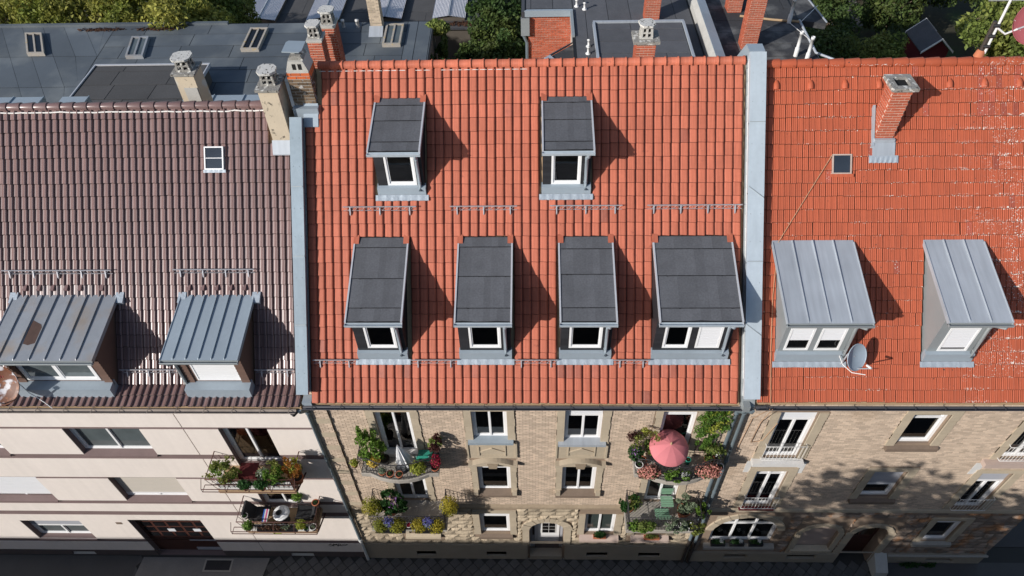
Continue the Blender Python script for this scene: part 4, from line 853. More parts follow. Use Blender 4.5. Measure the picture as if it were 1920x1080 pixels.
# little vent tiles under the snow guards
for xs, y in ((( -8.75, -8.33, -7.91, -7.49, -7.07, -6.4), 2.1), ((-3.75, -3.33, -2.91, -2.49, -2.07), 2.1)):
    for x in xs:
        z = zr(y, *lr); MB().mesh([(x-.06, y, z+.02), (x+.06, y, z+.02), (x+.06, y+.17, z+.2), (x-.06, y+.17, z+.2), (x-.05, y-.04, z+.1), (x+.05, y-.04, z+.1)], [(0, 1, 5, 4), (4, 5, 2, 3), (0, 4, 3), (1, 2, 5)]).build('vent_tile', 'brown_tile', lroof)
def skylight(roof, x0, x1, y0, y1, ye_ze, frame, glassm, bar=False, h=.09, apron='lead', name='skylight'):
    R = lambda y: zr(y, *ye_ze); n = (-math.sin(AL), math.cos(AL)); P = lambda x, y, hh: (x, y+n[0]*hh, R(y)+n[1]*hh)
    b = MB(); t = .036
    def bar_(a, c, ya, yb, h0=-.02, h1=h): b.hexa([P(a, ya, h0), P(c, ya, h0), P(c, yb, h0), P(a, yb, h0), P(a, ya, h1), P(c, ya, h1), P(c, yb, h1), P(a, yb, h1)])
    bar_(x0, x1, y0, y0+t*.7); bar_(x0, x1, y1-t*.7, y1); bar_(x0, x0+t, y0+t*.7, y1-t*.7); bar_(x1-t, x1, y0+t*.7, y1-t*.7)
    if bar: bar_(x0+t, x1-t, (y0+y1)/2-.007, (y0+y1)/2+.007, h-.02, h-.006)
    o = b.build(name, frame, roof); g = MB(); g.face([P(x0+t, y0+t*.7, h-.022), P(x1-t, y0+t*.7, h-.022), P(x1-t, y1-t*.7, h-.022), P(x0+t, y1-t*.7, h-.022)]); g.build('pane', glassm, o)
    a = MB(); K = 20
    a.mesh([P(x0-.05+(x1-x0+.1)*k/K, y0, .09) for k in range(K+1)]+[P(x0-.05+(x1-x0+.1)*k/K, y0-.06, .085+.005*math.sin(k*1.4)) for k in range(K+1)], [(k+K+1, k+K+2, k+1, k) for k in range(K)], True); a.build('apron', apron, o)
    return o
skylight(lroof, -3.12, -2.55, 4.56, 5.02, lr, 'white', 'glass_blue', bar=True, h=.13)
for k in range(1): B('flap', 'white', lroof, -2.54, -2.46, 4.6, 4.98, zr(4.6, *lr)+.02, zr(4.6, *lr)+.06) if False else None
# rendered chimneys of the left house
def rchim(house, x0, x1, y0, y1, zb, zt, tall=.32):
    c = B('chimney', 'chim_render', house, x0, x1, y0, y1, zb, zt); B('cap', 'concrete', c, x0-.06, x1+.06, y0-.06, y1+.06, zt, zt+.07); cowl(c, (x0+x1)/2, (y0+y1)/2, zt+.07, min(x1-x0, .62)*.95, tall=tall); return c
c = rchim(LH, -1.05, -.5, 5.02, 5.78, 16.4, 18.86); MB().prism([(4.78, zr(4.78, *lr)+.11), (4.78, zr(4.78, *lr)+.14), (5.02, zr(5.02, *lr)+.22), (5.02, zr(5.02, *lr)+.0)], -1.08, -.42).build('chimney_apron', 'zinc_light', c)
c = rchim(LH, -4.24, -3.64, 6.85, 7.5, 15.5, 18.31); B('loose_plaster', 'concrete_light', c, -4.06, -3.66, 6.83, 6.849, 17.2, 17.9)
# rear dormers seen over the ridge
for x0, x1 in ((-16, -10.62), (-9.98, -9.0), (-5.6, -2.4)):
    d = B('rear_dormer', 'zinc_cheek', LH, x0, x1, 6.6, 9.5, 13.5, 15.96); n = max(1, int((x1-x0)/.9)); w = (x1-x0)/n
    for k in range(n): q = MB().box(x0+k*w+.003, x0+(k+1)*w-.003, 6.6, 9.53, 15.965, 15.98); q.box(x0+(k+1)*w-.03, x0+(k+1)*w-.004, 6.6, 9.53, 15.98, 16.02); q.build('metal_sheet', 'zinc', d)
# ------------------------------------------------------------------ right house, orange roof
QH = house_thing('corner_house', 'buff brick house with orange tiled roof and two grey zinc dormers, on the right', 19)
QYE, QZE, QL = -.45, 11.857, 9.6; QRY, QRZ = QYE+QL*math.cos(AL), QZE+QL*math.sin(AL); qr = (QYE, QZE)
K = dict(C2=(14.12, 15.3, 7.95, 10.66), C1=(14.18, 15.28, 4.45, 7.12), D2=(18.16, 19.32, 8.8, 10.62), D1=(18.16, 19.3, 5.15, 7.12), E2=(21.85, 23.0, 7.95, 10.66), E1=(21.78, 22.86, 4.4, 7.04), E0=(21.74, 22.8, 1.58, 3.42), ARCH=(13.5, 16.0, 1.3, 3.62, .2), DOOR=(19.02, 20.3, GZ-.1, 2.85, .5), NICHE=(17.02, 18.4, .76, 2.85, .14),
         K1=(14.36, 15.29, 0., .36, .2), K2=(16.9, 18.1, 0., .36, .2), K3=(22.6, 23.7, -.2, .1, .2))
qw = MB(); wall_face(qw, 12.87, 24.85, GZ-.1, 11.78, list(K.values()), 0, .2); qw.face([(24.85, 0, GZ-.1), (24.85, 13, GZ-.1), (24.85, 13, 11.78), (24.85, 0, 11.78)]); qw.face([(12.87, 13, GZ), (24.85, 13, GZ), (24.85, 13, 11.78), (12.87, 13, 11.78)])
qwall = qw.build('wall', 'mortar_buff', QH)
qex = [ex(K['C2'], .28, .3, .2, .3), ex(K['C1'], .26, .3, .2, .2), ex(K['D2'], .26, .3, .25, .25), ex(K['D1'], .26, .28, .3, .25), ex(K['E2'], .28, .3, .2, .3), ex(K['E1'], .26, .3, .2, .2)]
bricks('brickwork', 'brick_buff', qwall, 12.87, 24.85, 4.3, 11.75, qex)
MB().prism([(.02, 4.05), (-.05, 4.05), (-.08, 4.15), (-.05, 4.27), (.02, 4.3)], 12.88, 24.86).build('string_course', 'stone_buff', qwall)
rocks('rock_mixed', qwall, 12.9, 24.85, .46, 4.05, [(13.2, 16.3, .46, 3.9), ex(K['E0'], .25, .25, .25, .3), (16.75, 18.65, .46, 3.4), (18.7, 20.62, .46, 3.4)], quota=250)
qp = MB(); wall_face(qp, 12.9, 24.85, GZ-.1, .46, [K['K1'], K['K2'], K['K3'], (18.95, 20.35, GZ-.1, .6, .06)], -.1, .25); qp.face([(12.9, -.1, .46), (18.95, -.1, .46), (18.95, 0, .46), (12.9, 0, .46)]); qp.face([(20.35, -.1, .46), (24.85, -.1, .46), (24.85, 0, .46), (20.35, 0, .46)]); qp.face([(24.85, -.1, GZ-.1), (24.85, .2, GZ-.1), (24.85, .2, .46), (24.85, -.1, .46)]); qpl = qp.build('plinth', 'plinth_buff', QH)
for k in ('K1', 'K2', 'K3'): h = K[k]; B('basement_window', 'dark', qpl, h[0], h[1], .08, .1, h[2], h[3])
MB().prism([(-.1, .47), (-.16, .44), (-.16, .36), (-.1, .36)], 20.9, 24.9).build('plinth_moulding', 'stone_grey', qpl)
MB().prism([(0, GZ-.1), (-.75, GZ-.1), (-.7, .1), (-.35, .35), (0, .55)], 20.36, 20.85).build('stair_cheek', 'concrete_light', qpl)
def archring(parent, x0, x1, zs, rise, w, m, n=11, y0=-.06):
    cx, hw = (x0+x1)/2, (x1-x0)/2; R = (hw*hw+rise*rise)/(2*rise); zc = zs+rise-R; a0 = math.asin(min(1, hw/R)); b = MB()
    for k in range(n):
        t0, t1 = -a0+2*a0*k/n+.006, -a0+2*a0*(k+1)/n-.006
        b.prism([(cx+math.sin(t)*r, zc+math.cos(t)*r) for t, r in ((t0, R), (t1, R), (t1, R+w), (t0, R+w))], y0-.008*(k % 2), .02, 'y')
    b.build('arch_stones', m, parent)
    s = MB()
    for sg in (-1, 1): s.prism([(cx+sg*hw, zs+rise+.02)]+[(cx+sg*math.sin(a0*(1-j/6))*R, zc+math.cos(a0*(1-j/6))*R) for j in range(7)], 0, .16, 'y')
    s.build('arch_spandrel', m, parent)
archring(qwall, 13.5, 16., 2.2, 1.4, .28, 'stone_buff', 13); archring(qwall, 17.02, 18.4, 2.3, .55, .2, 'stone_buff', 9); archring(qwall, 19.02, 20.3, 2.3, .55, .22, 'stone_buff', 9)
w = window(QH, 13.5, 16., 1.3, 3.62, .14, 3, pane='glass', fwid=.1, transom=.75); MB().prism([(.12, 1.3), (-.2, 1.18), (-.2, 1.02), (.12, 1.02)], 13.35, 16.15).build('sill', 'stone_grey', w)
B('niche_panel', 'stone_pink', qwall, 17.02, 18.4, .12, .14, .76, 2.85); MB().prism([(.1, .9), (-.12, .78), (-.12, .62), (.1, .62)], 16.9, 18.5).build('niche_sill', 'stone_buff', qwall)
for a, c in ((18.68, 18.99), (20.32, 20.6), (16.78, 17.0), (18.42, 18.62)):
    for k in range(4): B('jamb_stone', 'stone_buff', qwall, a, c, -.06-.006*(k % 2), 0, .47+k*.46, .47+k*.46+.45)
qd = B('entrance_door', 'door_brown', QH, 19.02, 20.3, .42, .48, GZ-.1, 2.85); B('door_glazing', 'glass_warm', qd, 19.15, 19.62, .405, .419, 1.2, 2.5); B('door_glazing', 'glass_warm', qd, 19.7, 20.17, .405, .419, 1.2, 2.5); B('door_panel', 'door_brown', qd, 19.15, 20.17, .395, .419, .1, .9)
def balconet(w, h, m='steel_galv', hh=.95):
    b = MB(); a, c = h[0]-.06, h[1]+.06
    for z in (h[2]+.12, h[2]+hh): b.tube([(a, .0, z), (a, -.16, z), (c, -.16, z), (c, .0, z)], .014, 5)
    n = int((c-a)/.115)
    for k in range(n+1): b.tube([(a+(c-a)*k/n, -.16, h[2]+.12), (a+(c-a)*k/n, -.16, h[2]+hh)], .009, 4)
    b.build('balconet_rail', 'white_dirty', w)
w = window(QH, *K['C2'], .12, 2, roller=.45, fwid=.1, curtain=((-1, .3), (1, .35))); surround(w, *K['C2'], .26, top=False); balconet(w, K['C2']); B('sill', 'white_dirty', w, 13.82, 15.5, -.24, .1, 7.75, 7.94)
w = window(QH, *K['C1'], .12, 2, fwid=.1, transom=.3, curtain=((-1, .3), (1, .4))); surround(w, *K['C1'], .26); balconet(w, K['C1']); B('sill', 'cloth_red', w, 14.1, 15.36, -.14, .1, 4.36, 4.44)
w = window(QH, *K['D2'], .15, 1, fwid=.11, transom=.3); surround(w, *K['D2'], .26); MB().prism([(.1, 8.82), (-.12, 8.72), (-.12, 8.55), (.1, 8.55)], 17.95, 19.6).build('sill', 'stone_brown', w)
w = window(QH, *K['D1'], .15, 1, fwid=.11, roller=1.1, rmat='shutter_grey'); surround(w, *K['D1'], .26); MB().prism([(.1, 5.17), (-.12, 5.05), (-.12, 4.88), (.1, 4.88)], 17.95, 19.55).build('sill', 'stone_brown', w)
w = window(QH, *K['E2'], .12, 2, fwid=.1, curtain=((-1, .25), (1, .3))); surround(w, *K['E2'], .26); balconet(w, K['E2']); B('sill', 'stone_pink', w, 21.4, 23.3, -.24, .1, 7.72, 7.94)
w = window(QH, *K['E1'], .12, 2, fwid=.1, roller=.7, rmat='shutter_grey'); surround(w, *K['E1'], .26); balconet(w, K['E1'])
w = window(QH, *K['E0'], .12, 1, fwid=.11, roller=.3, rmat='shutter_grey'); surround(w, *K['E0'], .24); MB().prism([(.1, 1.6), (-.14, 1.5), (-.14, 1.32), (.1, 1.32)], 21.5, 23.0).build('sill', 'stone_grey', w)
for x0, x1, z in ((13.72, 13.92, 7.35), (15.5, 15.72, 7.3), (21.3, 21.6, 7.3)): B('patch_stone', 'white_dirty', qwall, x0, x1, -.02, 0, z-.35, z+.38)
qroof = deck(QH, 13.0, 24.95, QYE, QZE, QRY, QRZ, 12.9, 11.9)
QD = [dict(x0=13.52, x1=15.42), dict(x0=17.7, x1=19.02)]
def qskip(x, y):
    for d in QD:
        if d['x0']-.02 < x < d['x1']+.02 and .3 < y < 2.62: return True
    return 16.14 < x < 16.66 and 4.62 < y < 5.1
QP = [(0, -.014), (.011, -.013), (.017, .013), (.03, .014), (.045, .006), (.08, .004), (.087, .008), (.095, .008), (.102, .004), (.13, .006), (.141, .014), (.150, .012), (.156, -.013), (.165, -.014)]
tile_field(qroof, tile_mesh('roof_tile', QP, .4, 'orange_tile', lift=.032), 'orange_tile', 13.02, 72, .165, 26, QL/26, QYE, QZE, AL, qskip, jit=1.5, alt=lambda x, y: .45 if 18.9 < x < 20. and y > 4.9 else .012)
ridge(qroof, 'orange_tile', 13.03, 24.9, QRY+.02, QRZ+.02, .435, .13, 'plain')
for x in (13.4, 14.35, 15.3, 16.25, 18.19, 19.14, 20.1):
    y = 5.64; z = zr(y, *qr); n = Vector((0, -math.sin(AL), math.cos(AL))); u = Vector((0, math.cos(AL), math.sin(AL))); b = MB(); vs = []
    base = Vector((x, y, z))+n*.03
    for j, (s_, w_, hh) in enumerate(((0, .085, .075), (.12, .085, .07), (.2, .06, .04), (.25, .03, .005))):
        for k in range(5): t = math.pi*k/4; vs.append(base+u*s_+Vector((1, 0, 0))*(-w_*math.cos(t))+n*(hh*math.sin(t)))
    b.mesh(vs, [(j*5+k, j*5+k+1, (j+1)*5+k+1, (j+1)*5+k) for j in range(3) for k in range(4)], True); b.mesh(vs[:5], [(0, 1, 2, 3, 4)]); b.build('vent_tile', 'orange_tile', qroof)
dormer(QH, 13.52, 15.42, 13.36, 15.64, .46, 12.86, .21, 14.64, 2.7, 15.28, qr, [(13.66, 14.35, 13.16, 14.12, dict(blind=.55)), (14.52, 15.22, 13.16, 14.12, dict(blind=.55))], 'zinc_cheek', 'zinc_cheek', kind='seam', seams=4, sheet_m='zinc_light', clad=False, pipe=(15.5, -.12), head=.26, apron=.1)
dormer(QH, 17.7, 19.02, 17.6, 19.27, .46, 12.86, .21, 14.66, 2.7, 15.28, qr, [(17.98, 18.8, 13.12, 14.12, dict(blind=.9))], 'zinc_cheek', 'zinc_cheek', kind='seam', seams=3, sheet_m='zinc_light', clad=False, pipe=(19.15, -.2), head=.26, apron=.1)
skylight(qroof, 14.99, 15.53, 4.02, 4.4, qr, 'stone_pink', 'glass_blue', h=.07, apron='orange_tile')
qc = brick_chimney(QH, 16.15, 16.65, 4.64, 5.2, 16.9, 18.92, faces='flr', bl=.245, bh=.082)
cp = MB(); cp.box(16.05, 16.75, 4.56, 4.72, 18.92, 19.02); cp.box(16.05, 16.75, 5.14, 5.3, 18.92, 19.02); cp.box(16.05, 16.22, 4.72, 5.14, 18.92, 19.02); cp.box(16.58, 16.75, 4.72, 5.14, 18.92, 19.02); cp.build('cap', 'concrete', qc); B('flue', 'dark', qc, 16.2, 16.6, 4.7, 5.16, 18.925, 18.94)
B('chimney_flashing', 'zinc_light', qc, 16.12, 16.68, 4.55, 4.63, 17.0, 17.42)
MB().prism([(4.32, zr(4.32, *qr)+.05), (4.32, zr(4.32, *qr)+.075), (4.6, zr(4.6, *qr)+.1), (4.6, zr(4.6, *qr)+.02)], 16.1, 16.72).build('chimney_apron', 'zinc_light', qc)
MB().prism([(4.5, zr(4.5, *qr)+.02), (4.5, zr(4.5, *qr)+.12), (5.25, zr(5.25, *qr)+.14), (5.25, zr(5.25, *qr)+.0)], 16.06, 16.13).build('side_flashing', 'zinc_light', qc)
K_ = 12; f = MB(); f.mesh([(16.0+.82*k/K_, 4.33, zr(4.33, *qr)+.075) for k in range(K_+1)]+[(16.0+.82*k/K_, 4.2-.02, zr(4.2, *qr)+.06+.02*(k % 2)) for k in range(K_+1)], [(k+K_+1, k+K_+2, k+1, k) for k in range(K_)]); f.build('lead_flashing', 'lead', qc)
gutter(QH, 'gutter_dark', 13.02, 24.95, -.54, 11.7, .075)
# ================================================================== BUILDINGS BEHIND
def flat_sheets(parent, m, x0, x1, y0, y1, zf, rowh, seed, skew=0., lens=(1.6, 3.2), joint=.028, th=.006):
    """roofing-felt sheets laid in rows; zf(y) gives the roof height; skew = dx per dy"""
    g = random.Random(seed); y = y0; r = 0
    while y < y1-.05:
        yb = min(y+rowh, y1); x = x0-(g.random()*1.2 if lens[1] < 50 else 0)
        while x < x1-.02:
            xe = min(x+g.uniform(*lens), x1); a = max(x, x0)
            if xe-a > .05:
                p = lambda X, Y, d: (X+skew*(Y-y0), Y, zf(Y)+d)
                b = MB(); j = joint*.5; d = .006+g.random()*.004
                b.mesh([p(a+j, y+j, d+.004), p(xe-j, y+j+g.gauss(0, .008), d+.004), p(xe-j, yb-j, d), p(a+j, yb-j+g.gauss(0, .004), d), p(a+j, y+j, -.02), p(xe-j, y+j, -.02), p(xe-j, yb-j, -.02), p(a+j, yb-j, -.02)], [(0, 1, 2, 3), (4, 5, 1, 0), (5, 6, 2, 1), (7, 4, 0, 3)])
                b.build('felt_sheet', m, parent)
            x = xe
        y = yb; r += 1
# long rear building with the blue-grey felt roof
RB = thing('rear_building', 'long low rear building with blue-grey felt roof and old skylights behind the brown roof', 'building', (-8, 16, GZ)); T5 = math.tan(math.radians(5)); zf1 = lambda y: 13.5+(y-14)*T5
MB().prism([(12.6, GZ), (12.6, zf1(12.6)), (18.75, zf1(18.75)), (18.75, GZ)], -26, 2.06).build('wall', 'wall_dark', RB)
rbr = MB().prism([(12.5, zf1(12.5)+.004), (12.5, zf1(12.5)+.02), (18.85, zf1(18.85)+.02), (18.85, zf1(18.85)+.004)], -26, 2.1).build('roof', 'tar', RB)
flat_sheets(rbr, 'felt_blue', -12.6, .9, 12.6, 18.8, lambda y: zf1(y)+.02, .9, 3); flat_sheets(rbr, 'felt_blue', .9, 2.05, 12.6, 18.8, lambda y: zf1(y)+.02, 3.2, 4, lens=(.6, .62))
zs = zf1(12.6)
g = random.Random(9)
for k in range(17):
    x = -25.2+k*.98; sk = -.63; b = MB(); y0, y1 = 12.6, 18.8; f = lambda X, Y: (min(X+sk*(Y-y0)*1.0, -12.61), Y, zf1(Y)+.03+g.random()*.003)
    ys = [12.6, 14.2, 16.4, 18.8]
    for i in range(3):
        if f(x+4.2, ys[i])[0] > -12.62 and f(x+4.2, ys[i+1])[0] > -12.62: continue
        q = MB(); q.face([f(x+4.2, ys[i]+.01), f(x+5.165, ys[i]+.01), f(x+5.165, ys[i+1]-.01), f(x+4.2, ys[i+1]-.01)]); q.build('felt_sheet', 'felt_blue', rbr)
MB().prism([(18.72, zf1(18.8)), (18.72, zf1(18.8)+.12), (18.9, zf1(18.8)+.12), (18.9, zf1(18.8))], -26, -7.4).build('roof_kerb', 'felt_blue', RB)
def hatch(parent, cx, cy, w, d, rot=0., m='wood_grey', gl='glass_grey', h=.16, tilt=0.):
    o_ = Vector((cx, cy, 0)); R = Matrix.Rotation(rot, 3, 'Z'); b = MB()
    def hx(x0, x1, y0, y1, z0, z1):
        P = []
        for z in (z0, z1):
            for x, y in ((x0, y0), (x1, y0), (x1, y1), (x0, y1)):
                v = o_+Vector((x+rot*y, y, 0)); P.append((v.x, v.y, zf1(v.y)+.03+z+tilt*(y+d/2)))
        return P
    t = .085
    for q in ((-w/2, w/2, -d/2, -d/2+t), (-w/2, w/2, d/2-t, d/2), (-w/2, -w/2+t, -d/2+t, d/2-t), (w/2-t, w/2, -d/2+t, d/2-t), (-.04, .04, -d/2+t, d/2-t)): b.hexa(hx(*q, -.02, h))
    o = b.build('skylight', m, parent)
    for s_ in (-1, 1): q = MB(); P = hx(min(.04*s_, (w/2-t)*s_), max(.04*s_, (w/2-t)*s_), -d/2+t, d/2-t, 0, h-.05); q.face(P[4:]); q.build('pane', gl, o)
hatch(rbr, -15.75, 17.25, .78, 1.6, -.5, gl='glass'); hatch(rbr, -10.95, 16.9, .78, 1.5, -.15, gl='glass_grey', m='zinc_old'); hatch(rbr, -5.82, 17.4, .8, 1.65, .03, gl='glass'); hatch(rbr, .37, 17.6, .8, 1.6, .0, gl='glass_grey')
# tilted wire-glass roof light and the pale chimney on this roof
wl = MB(); P = [(-2.7, 18.6), (-2.15, 17.9), (-1.75, 16.1), (-2.25, 16.5)]
wl.mesh([(x, y, zf1(y)+.03) for x, y in P]+[(-2.6, 18.5, zf1(18)+.75), (-2.35, 18.2, zf1(18)+.75), (-1.85, 16.35, zf1(16)+.6), (-2.2, 16.6, zf1(16)+.6)], [(0, 1, 5, 4), (1, 2, 6, 5), (2, 3, 7, 6), (3, 0, 4, 7), (4, 5, 6, 7)]); o = wl.build('roof_light', 'glass_grey', RB)
fr = MB(); A = [Vector((-2.15, 17.9, zf1(17.9)+.03)), Vector((-1.75, 16.1, zf1(16.1)+.03)), Vector((-1.85, 16.35, zf1(16)+.6)), Vector((-2.35, 18.2, zf1(18)+.75)), Vector((-2.7, 18.6, zf1(18.6)+.03)), Vector((-2.6, 18.5, zf1(18)+.75))]
for a, c in ((0, 1), (1, 2), (2, 3), (3, 0), (0, 4), (4, 5), (5, 3)): fr.tube([A[a], A[c]], .03, 4)
for u in (.33, .66): fr.tube([A[0].lerp(A[1], u), A[3].lerp(A[2], u)], .018, 4)
fr.build('glazing_bars', 'white_dirty', o)
pc = brick_chimney(RB, -.7, -.18, 18.1, 18.6, 13.6, 16.6, m='brick_pale', mort='mortar_pale', faces='flr', bl=.22, bh=.075); MB().prism([(17.6, zf1(17.6)+.03), (17.6, zf1(17.6)+.05), (18.1, zf1(18.1)+.25), (18.1, zf1(18.1))], -.75, -.13).build('chimney_apron', 'zinc_light', pc)
for x in (-2.0, -1.35): MB().lathe([(.07, 0), (.07, .3), (.085, .3), (.085, .38), (.0, .38)], (x, 18.4, zf1(18.4))).build('vent_pipe', 'white_dirty', rbr)
# raised dark stair-head roof
SB = thing('stair_head', 'dark felt roof box with white edges beside the pale rendered chimney', 'building', (-8.5, 12, 13))
B('wall', 'wall_dark', SB, -11.55, -6.95, 11.0, 14.5, 12, 14.25); sbr = B('roof', 'tar', SB, -11.65, -6.88, 10.9, 14.57, 14.255, 14.3); flat_sheets(sbr, 'felt_brown', -11.58, -6.94, 10.95, 14.5, lambda y: 14.3, 1.05, 12)
B('edge_strip', 'trim_bright', SB, -11.7, -6.84, 14.55, 14.63, 14.2, 14.35)
for x in (-11.7, -6.89): B('edge_strip', 'trim_bright', SB, x, x+.05, 10.9, 14.545, 14.2, 14.35)
# saw-tooth sheds with corrugated roof lights
SH = thing('workshop', 'dark flat-roofed workshop with a row of pale corrugated roof lights beyond the felt roof', 'building', (-5, 36, GZ))
B('wall', 'wall_dark', SH, -15, 3.2, 29.9, 46, GZ, 7.9); shr = B('roof', 'felt_dark', SH, -15.2, 3.4, 29.7, 46.2, 7.905, 7.98); flat_sheets(shr, 'felt_brown', -15.1, 3.3, 29.8, 36.5, lambda y: 7.98, 2.2, 31, lens=(4, 7))
for x in (-11.65, -7.6, -3.65, .35):
    r = B('roof_light', 'wall_dark', shr, x, x+1.95, 30.75, 38.5, 7.98, 8.2); b = MB(); n = 44; vs = []
    for k in range(n+1): xx = x-.06+2.07*k/n; h = 8.24+.025*math.cos(k*math.pi)+.16*(1-abs(2*k/n-1)); vs += [(xx, 30.6, h), (xx, 38.6, h)]
    b.mesh(vs, [(2*k, 2*k+2, 2*k+3, 2*k+1) for k in range(n)]); b.build('corrugated_sheet', 'corrugated', r)
    MB().prism([(x+.95, 8.44), (x+1.02, 8.44), (x+1.02, 8.47), (x+.95, 8.47)], 30.58, 38.6, 'y').build('ridge_strip', 'zinc_light', r)
V = np.concatenate([leaves(500, (x, 30.3, 8.03), (1.6, .4, .03), .07, shell=1., up=3) for x in (-12.6, -8.5, -4.5, -.6, 2.6)]); leafobj('leaf_litter', ['leaf_litter'], None, [V], kind='stuff', label='brown fallen leaves in the roof valley of the workshop', category='leaves')
V = np.concatenate([leaves(260, (x, 18.45, zf1(18.45)+.05), (1.2, .18, .02), .06, shell=1., up=3) for x in (-13.2, -10.6)]); leafobj('leaf_litter', ['leaf_litter'], None, [V], kind='stuff', label='reddish fallen leaves along the far edge of the felt roof', category='leaves')
# brick building with black flat roof behind the middle house
MBD = thing('annex_building', 'red brick annex with black flat roof behind the light red ridge', 'building', (10, 19, GZ)); z0 = 14.
B('wall', 'mortar_pale', MBD, 6.35, 13.7, 19.53, 26, 5, 13.9); B('side_wall', 'mortar_pale', MBD, 8.36, 13.7, 14.7, 19.525, 5, 13.9)
bricks('brickwork', 'brick_red', MBD, 6.35, 8.36, 9.5, 13.9, [], y=19.53, bl=.26, bh=.088, gap=.016, proud=.015)
dg = MB(); dg.prism([(6.35, 15.6), (7.35, 15.95), (8.36, 17.0), (8.36, 14.6), (6.9, 14.6)], 13.2, 13.72, 'z'); dg.build('corner_roof', 'felt_dark', MBD)
MB().prism([(7.3, 15.92), (8.3, 17.0), (8.3, 17.06), (7.26, 15.98)], 13.72, 13.78, 'z').build('corner_edge', 'gutter_dark', MBD); MB().prism([(7.05, 15.7), (7.3, 15.95), (7.5, 15.6), (7.4, 15.45)], 13.74, 13.8, 'z').build('corner_trim', 'zinc_light', MBD)
mr = MB().prism([(6.2, 26), (6.2, 19.4), (8.3, 19.4), (8.3, 14.6), (13.75, 14.6), (13.75, 26)], 13.905, 14.0, 'z').build('roof', 'tar', MBD)
flat_sheets(mr, 'felt', 8.42, 13.7, 14.7, 25.9, lambda y: 14., 11., 41, lens=(1.0, 1.02)); flat_sheets(mr, 'felt', 6.25, 8.4, 19.75, 25.9, lambda y: 14., 6.5, 42, lens=(1., 1.02))
MB().prism([(6.18, 19.36), (8.4, 19.36), (8.4, 19.5), (6.3, 19.5)], 13.8, 14.1, 'z').build('roof_edge', 'zinc', MBD); B('roof_edge', 'zinc_cheek', MBD, 8.28, 8.4, 17.05, 19.35, 13.7, 14.1); B('roof_edge', 'gutter_dark', MBD, 6.05, 6.2, 19.36, 26, 13.6, 14.05)
MB().tube([(6.12, 19.4, 13.7), (6.12, 19.45, 12.9), (6.3, 19.45, 12.5), (6.32, 19.45, 5)], .08, 8).build('downpipe', 'pipe_grey', MBD); B('rain_hopper', 'zinc_cheek', MBD, 6.02, 6.42, 19.32, 19.5, 12.9, 13.75)
B('wall', 'wall_dark', MBD, 9.25, 12.95, 13.6, 17.1, 13.5, 14.5); m2 = B('upper_roof', 'tar', MBD, 9.2, 13.0, 13.5, 17.15, 14.505, 14.58); flat_sheets(m2, 'felt', 9.26, 12.94, 13.55, 17.1, lambda y: 14.585, 1.0, 51, lens=(2., 4.))
for q in ((9.16, 13.04, 17.12, 17.24), ): B('edge_strip', 'zinc_light', MBD, q[0], q[1], q[2], q[3], 14.5, 14.66)
for x in (9.14, 12.96): B('edge_strip', 'zinc_light', MBD, x, x+.1, 13.5, 17.115, 14.5, 14.66)
for x, y in ((8.95, 16.2), (8.9, 15.6), (8.95, 19.6), (8.6, 19.9)): MB().lathe([(.11, 0), (.11, .05), (.05, .06), (.05, .3), (.09, .32), (.0, .36)], (x, y, 14.0), n=10).build('roof_vent', 'pipe_white', mr)
c = brick_chimney(MBD, 11.55, 12.2, 18.4, 19.0, 14., 17.4, faces='flr')
pw = MB().prism([(13.78, 13.4), (13.95, 13.4), (14.28, 13.4), (14.28, 14.45), (13.95, 14.55), (13.78, 14.3)], 13.2, 26, 'y').build('parapet', 'concrete_light', MBD)
for k in range(8): MB().prism([(13.92, 14.56), (14.33, 14.46), (14.33, 14.5), (13.92, 14.6)], 13.2+k*1.6, 13.2+k*1.6+1.59, 'y').build('parapet_cap', 'zinc', pw)
# right rear building with weathered dark roof
NB = thing('weathered_annex', 'rear annex with weathered black felt roof, white vent pipes and two tall brick chimneys', 'building', (16.5, 18, GZ))
B('wall', 'wall_dark', NB, 14.35, 18.35, 13.4, 26, GZ, 13.85); nr = B('roof', 'tar', NB, 14.33, 18.45, 13.2, 26, 13.855, 13.9); flat_sheets(nr, 'felt_dark', 14.36, 18.42, 13.3, 25.9, lambda y: 13.9, 1.05, 61, lens=(3, 6))
MB().prism([(18.4, 18.6), (19.6, 18.25), (19.5, 22.5), (18.4, 22.5)], 13.6, 13.86, 'z').build('side_roof', 'felt_dark', NB); MB().tube([(15.9, 18.9, 13.95), (17.3, 18.5, 13.95), (18.4, 18.3, 13.95)], .06, 5).build('broken_edge', 'wood_tan', NB)
MB().tube([(18.45, 18.45, 13.93), (18.42, 15.6, 13.93), (19.0, 15.05, 13.93)], .055, 6).build('roof_edge', 'zinc_light', NB); MB().tube([(19.2, 22.4, 13.9), (19.62, 18.3, 13.9)], .04, 6).build('roof_edge', 'zinc_light', NB)
for x, y, zt in ((15.38, 15.95, 17.4), (15.42, 19.3, 17.0)): brick_chimney(NB, x, x+.62, y, y+.66, 13.9, zt, faces='flr')
for x, y in ((17.95, 18.3), (17.52, 15.4), (17.85, 14.95)): MB().lathe([(.09, 0), (.09, .38), (.068, .4), (.068, .98), (.08, .98), (.08, 1.1), (.06, 1.1), (.06, .9)], (x, y, 13.9), n=12).build('vent_pipe', 'pipe_white', nr)
tag(tubes('roof_cable', 'cable_white', None, [([(17.95, 18.2, 13.95), (18.4, 16.6, 14.0), (18.6, 15.6, 13.7), (19.1, 14.8, 13.6)], .014), ([(18.45, 18.2, 14.), (19.5, 19.5, 14.1)], .014)]), 'thin white cable slung across the weathered black roof edge', 'cable')
